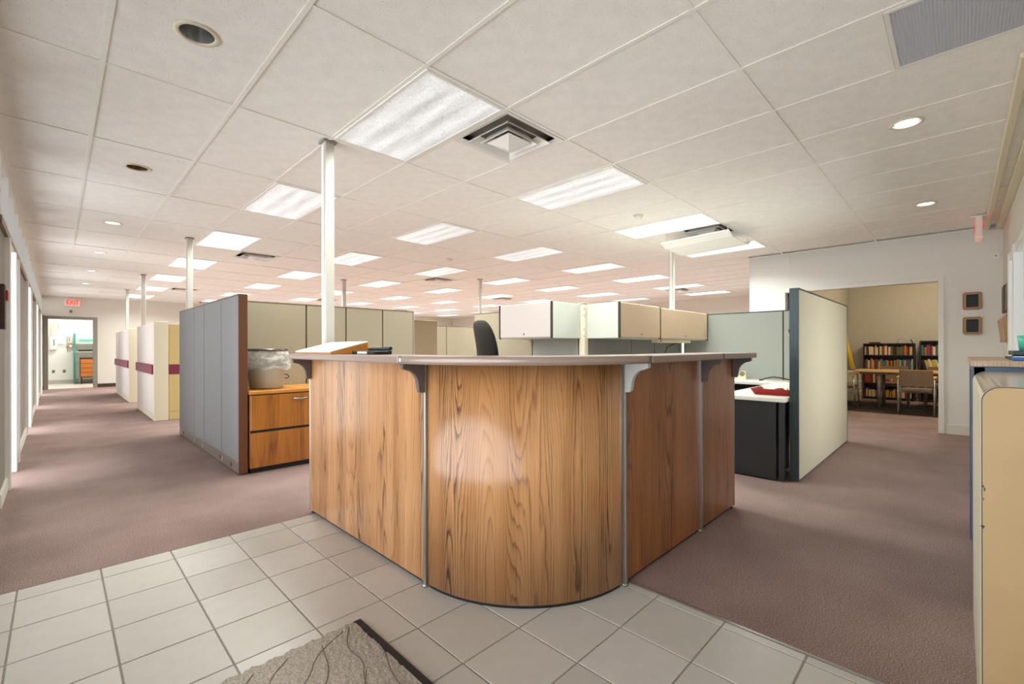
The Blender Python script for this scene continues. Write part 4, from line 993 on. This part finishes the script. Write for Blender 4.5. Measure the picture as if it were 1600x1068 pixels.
mb = MB(); mb.prism([(2.12, .743), (2.34, .743), (2.30, .80), (2.18, .86), (2.13, .85)], 'x', 6.78, 6.85); obj('body', mb, 'cream', t)
obj('tape_roll', MB().tube([(6.775, 2.17, .82), (6.855, 2.17, .82)], .035, 20), 'capbrown', t)
t = thing('cable', 'black cable arching over the white worktop', 'cable', (6.7, 1.7, .742))
obj('cord', MB().tube([(6.7, 1.90, .752), (6.72, 1.85, .775), (6.74, 1.77, .795), (6.76, 1.68, .785), (6.78, 1.6, .765), (6.8, 1.5, .758), (6.8, 1.35, .752)], .008, 8), 'black', t); obj('plug', MB().box(6.69, 6.72, 1.90, 1.93, .742, .76, .003), 'black', t)
t = thing('coat_hook', 'small black coat hook high on the pale partition', 'hook', (7.02, 1.68, 1.4))
box('plate', 'grey', t, 7.008, 7.019, 1.60, 1.68, 1.33, 1.42, .003); obj('peg', MB().tube([(7.01, 1.63, 1.38), (6.96, 1.63, 1.40), (6.95, 1.63, 1.43)], .012, 8), 'black', t)

# ------------------------------------------------------------------ right wall plaques, switch, hanging exit sign
def rrect(y0, y1, z0, z1, r, n=5):
    P = []
    for (cy_, cz_, a0) in ((y1-r, z1-r, 0), (y0+r, z1-r, PI/2), (y0+r, z0+r, PI), (y1-r, z0+r, 1.5*PI)):
        for k in range(n+1): a = a0+PI/2*k/n; P.append((cy_+r*math.cos(a), cz_+r*math.sin(a)))
    return P
for lab, z0, z1 in (('upper square wooden plaque with black plate on the grey wall', 1.685, 1.92), ('lower square wooden plaque with black plate on the grey wall', 1.355, 1.59)):
    t = thing('wall_plaque', lab, 'plaque', (XP, -.12, z0), 'award plaques on the grey wall')
    y0, y1 = -.212, -.028
    obj('board', MB().prism(rrect(y0, y1, z0, z1, .03), 'x', XP-.022, XP-.001), 'plaquewood', t)
    obj('bevel', MB().prism(rrect(y0+.022, y1-.022, z0+.022, z1-.022, .012), 'x', XP-.026, XP-.022), 'tan', t)
    pl = obj('plate', MB().prism(rrect(y0+.034, y1-.034, z0+.032, z1-.032, .012 if z0 < 1.5 else .003), 'x', XP-.029, XP-.026), 'plaqueblack', t)
    mb = MB()
    for q in range(6): mb.box(XP-.0296, XP-.029, y0+.05, y1-.05-.02*(q % 2), z0+.05+.022*q, z0+.054+.022*q)
    obj('engraved_lines', mb, 'greenpost', pl)
t = thing('sensor_box', 'small white control box on the grey wall near the ceiling', 'control box', (XP, -.33, 2.32))
box('case', 'paper', t, XP-.03, XP-.001, -.37, -.30, 2.33, 2.41, .004); box('button', 'grey', t, XP-.033, XP-.03, -.345, -.325, 2.36, 2.38)
for lab, x0, x1, z0, z1 in (('dark framed picture on the right wall, farther one', 7.85, 8.20, 1.60, 1.92), ('dark framed picture on the right wall beside the door', 7.08, 7.62, 1.58, 1.90)):
    t = thing('wall_picture', lab, 'picture', (x0, YR, z0), 'dark framed pictures on the right wall')
    box('frame', 'brownpost', t, x0, x1, YR, YR+.03, z0, z1, .004); box('picture_plate', 'greenpost', t, x0+.04, x1-.04, YR+.03, YR+.034, z0+.03, z1-.03)
t = thing('brochure_rack', 'tan wooden brochure rack on the right wall below the pictures', 'rack', (7.2, YR, 1.22))
mb = MB(); mb.prism([(YR+.002, 1.24), (YR+.05, 1.24), (YR+.08, 1.50), (YR+.002, 1.58)], 'x', 7.05, 7.95); obj('pocket', mb, 'tan', t)
box('lip', 'plaquewood', t, 7.05, 7.95, YR+.051, YR+.058, 1.24, 1.28)
t = thing('exit_sign', 'white exit sign hanging edge-on from the ceiling at right', 'exit sign', (7.8, -.165, 2.45))
box('canopy', 'white', t, 7.7, 7.95, -.25, -.09, H-.02, H-.001, .004)
box('body', 'white', t, 7.66, 7.98, -.195, -.135, 2.50, H-.02, .005); box('bottom_glow', 'exitface', t, 7.67, 7.97, -.19, -.14, 2.478, 2.4995)
for (yy, rz) in ((-.196, 0), (-.134, PI)):
    me = text_mesh('EXIT', .17, .002); me.materials.append(M['exitred'])
    o = bpy.data.objects.new('lettering', me); COL.objects.link(o); o.parent = t; o.rotation_euler = (PI/2, 0, rz); o.location = Vector((7.82, yy, 2.61))-Vector((7.8, -.165, 2.45))
t = thing('exit_sign', 'red lettered exit sign above the utility doorway', 'exit sign', (.35, YF, 2.48))
box('body', 'white', t, .18, .52, YF-.06, YF-.001, 2.47, 2.69, .005); box('face', 'exitface', t, .195, .505, YF-.064, YF-.06, 2.485, 2.675)
me = text_mesh('EXIT', .165, .002); me.materials.append(M['exitred']); o = bpy.data.objects.new('lettering', me); COL.objects.link(o); o.parent = t
o.rotation_euler = (PI/2, 0, 0); o.location = Vector((.35, YF-.067, 2.58))-Vector((.35, YF, 2.48)); o.scale = (.82, 1.15, 1)
t = thing('door_sensor', 'small grey sensor between the exit sign and the doorway', 'sensor', (.3, YF, 2.28)); box('case', 'framegrey', t, .28, .34, YF-.03, YF-.001, 2.28, 2.36, .004); box('lens', 'black', t, .295, .325, YF-.033, YF-.03, 2.29, 2.31)
t = thing('alarm_case', 'dark maroon case with red top mounted on the left wall', 'alarm', (XL, 5.15, 1.33))
box('case', mat('case_maroon', c8(52, 22, 20), .4), t, XL, XL+.03, 5.08, 5.22, 1.34, 1.68, .006); box('red_lens', 'red', t, XL+.008, XL+.042, 5.15, 5.235, 1.56, 1.64, .006); box('tag', 'paper', t, XL+.005, XL+.02, 5.221, 5.27, 1.35, 1.39)

# ------------------------------------------------------------------ second counter at far right and the rounded cabinet in front of it
t = thing('side_counter', 'tall counter with wood grain top and blue metal frame at the right edge', 'counter', (2.9, -.2, 0))
KX0, KX1 = 2.92, 4.02; KY0, KY1 = YR+.005, -.043
box('top', mat('grainy_top', c8(186, 160, 132), .4, noise=.25, nscale=16, stretch=(1, 14, 1)), t, KX0-.02, KX1+.03, KY0, KY1+.008, 1.103, 1.130, .002)
for x in (KX0, KX1-.04): box('frame_post', 'bluemetal', t, x, x+.04, KY1-.04, KY1, 0, 1.102, .003); box('frame_post', 'bluemetal', t, x, x+.04, KY0, KY0+.04, 0, 1.102, .003)
box('side_panel', 'bluemetal', t, KX0+.04, KX1-.04, KY1-.022, KY1-.006, .03, 1.06); box('front_panel', mat('white_board', c8(214, 208, 196), .5), t, KX0+.012, KX0+.03, KY0+.04, KY1-.04, .03, 1.06)
box('top_rail', 'bluemetal', t, KX0, KX1, KY1-.04, KY1-.001, 1.062, 1.102); box('front_rail', 'bluemetal', t, KX0-.001, KX0+.04, KY0+.04, KY1-.04, 1.062, 1.102)
t = thing('rounded_cabinet', 'tan cabinet with rounded corner and shiny cream edge at the right edge', 'cabinet', (1.8, -.2, 0))
RX0, RX1, RY0, RY1, RZ = 1.82, 2.90, YR+.005, -.0415, 1.082
def rprof(y0, y1, z1, r):
    P = [(y0, .0), (y1, .0)]
    for k in range(9): a = PI/2*k/8; P.append((y1-r+r*math.cos(a), z1-r+r*math.sin(a)))
    for k in range(9): a = PI/2+PI/2*k/8; P.append((y0+r+r*math.cos(a), z1-r+r*math.sin(a)))
    return P
o = obj('shell', MB().prism(rprof(RY0, RY1, RZ, .042), 'x', RX0+.003, RX1), 'cream', t)
mb = MB()
for k in range(8):
    a0, a1 = PI/2*(.35+.65*k/8), PI/2*(.35+.65*(k+1)/8); r = .042
    P = [(RY1-r+(r+.001)*math.cos(a), RZ-r+(r+.001)*math.sin(a)) for a in (a0, a1)]
    V = [mb.bm.verts.new((x, p[0], p[1])) for x in (RX0+.004, RX1-.004) for p in P]; mb.bm.faces.new((V[0], V[1], V[3], V[2]))
V = [mb.bm.verts.new(p) for p in ((RX0+.004, RY1-.042, RZ+.001), (RX0+.004, RY0+.04, RZ+.001), (RX1-.004, RY0+.04, RZ+.001), (RX1-.004, RY1-.042, RZ+.001))]; mb.bm.faces.new(V)
obj('chrome_top', mb, 'chrome', t, smooth=False)
obj('front_panel', MB().prism(rprof(RY0+.002, RY1-.003, RZ-.003, .040), 'x', RX0-.004, RX0+.003), 'tan', t)
obj('front_gasket', MB().prism(rprof(RY0+.001, RY1-.001, RZ-.001, .041), 'x', RX0+.0005, RX0+.0035), 'black', t)
mb = MB()
for (y, z, w, h) in ((-.0475, .80, .004, .006), (-.050, .79, .003, .010), (-.0475, .765, .002, .006), (-.049, .69, .008, .004), (-.0465, .685, .003, .008), (-.0445, .63, .002, .02)): mb.box(RX0-.0046, RX0-.004, y, y+w, z, z+h)
obj('scuff_mark', mb, 'charcoal', t)
t = thing('letter_tray', 'black letter tray on the wood grain counter at right', 'tray', (3.2, -.28, 1.13)); box('base', 'black', t, 3.05, 3.5, -.36, -.168, 1.131, 1.142, .002); box('upper_tray', 'greenpost', t, 3.15, 3.5, -.36, -.180, 1.150, 1.172, .002); box('divider', 'black', t, 3.4, 3.44, -.35, -.19, 1.142, 1.150)
t = thing('folder', 'bright blue folder in front of the black letter tray', 'folder', (2.95, -.3, 1.131)); box('cover', 'blue', t, 2.93, 3.04, -.37, -.165, 1.131, 1.145, .003); box('pages', 'paper', t, 2.94, 3.03, -.36, -.170, 1.145, 1.148)
t = thing('plastic_cup', 'teal plastic cup on top of the black letter tray', 'cup', (3.3, -.26, 1.172))
obj('body', MB().lathe(3.3, -.24, [(.001, 1.173), (.035, 1.173), (.042, 1.245), (.039, 1.245), (.033, 1.18), (.001, 1.18)], 24), 'teallight', t); obj('straw', MB().tube([(3.3, -.24, 1.18), (3.31, -.225, 1.27)], .004, 8), 'teal', t)

# ------------------------------------------------------------------ entry mat
t = thing('entry_mat', 'grey entry mat with black rubber edge on the tile floor', 'mat', (.4, 1.2, 0))
mb = MB(); n = 90; x0, x1, y0, y1 = XL+.06, .905, -.1, 1.86; vs = []
for a in range(n+1):
    row = []
    for b in range(n+1):
        x = x0+(x1-x0)*a/n; y = y0+(y1-y0)*b/n
        if b == n: y += .006*math.sin(a*1.1)+.004*math.sin(a*2.9)
        row.append(mb.bm.verts.new((x, y, .009+random.uniform(0, .0025))))
    vs.append(row)
for a in range(n):
    for b in range(n): mb.bm.faces.new((vs[a][b], vs[a+1][b], vs[a+1][b+1], vs[a][b+1]))
obj('pile', mb, 'matpile', t)
box('rubber_edge', 'matedge', t, .90, .935, -.1, 1.865, .001, .010, .002); box('rubber_backing', 'matedge', t, XL+.06, .90, -.1, 1.855, .001, .006)
def polyline(name, pts, r):
    for _ in range(2):
        q = [pts[0]]
        for a, b in zip(pts, pts[1:]): q += [(a[0]*.75+b[0]*.25, a[1]*.75+b[1]*.25), (a[0]*.25+b[0]*.75, a[1]*.25+b[1]*.75)]
        pts = q+[pts[-1]]
    return obj(name, MB().tube([(x, y, .0105) for x, y in pts], r, 5), 'matvein', t)
for q, pts in enumerate(([(.87, 1.84), (.80, 1.72), (.82, 1.6), (.76, 1.5), (.78, 1.38)], [(.84, 1.83), (.70, 1.76), (.64, 1.66), (.56, 1.6)], [(.74, 1.80), (.70, 1.62), (.60, 1.52), (.55, 1.40)],
                       [(.62, 1.82), (.52, 1.74), (.50, 1.62), (.42, 1.5)], [(.80, 1.55), (.72, 1.42), (.74, 1.3), (.66, 1.2)], [(.5, 1.82), (.40, 1.72), (.36, 1.58)], [(.90, 1.6), (.84, 1.42), (.87, 1.3)])):
    polyline('crease', pts, .0022)
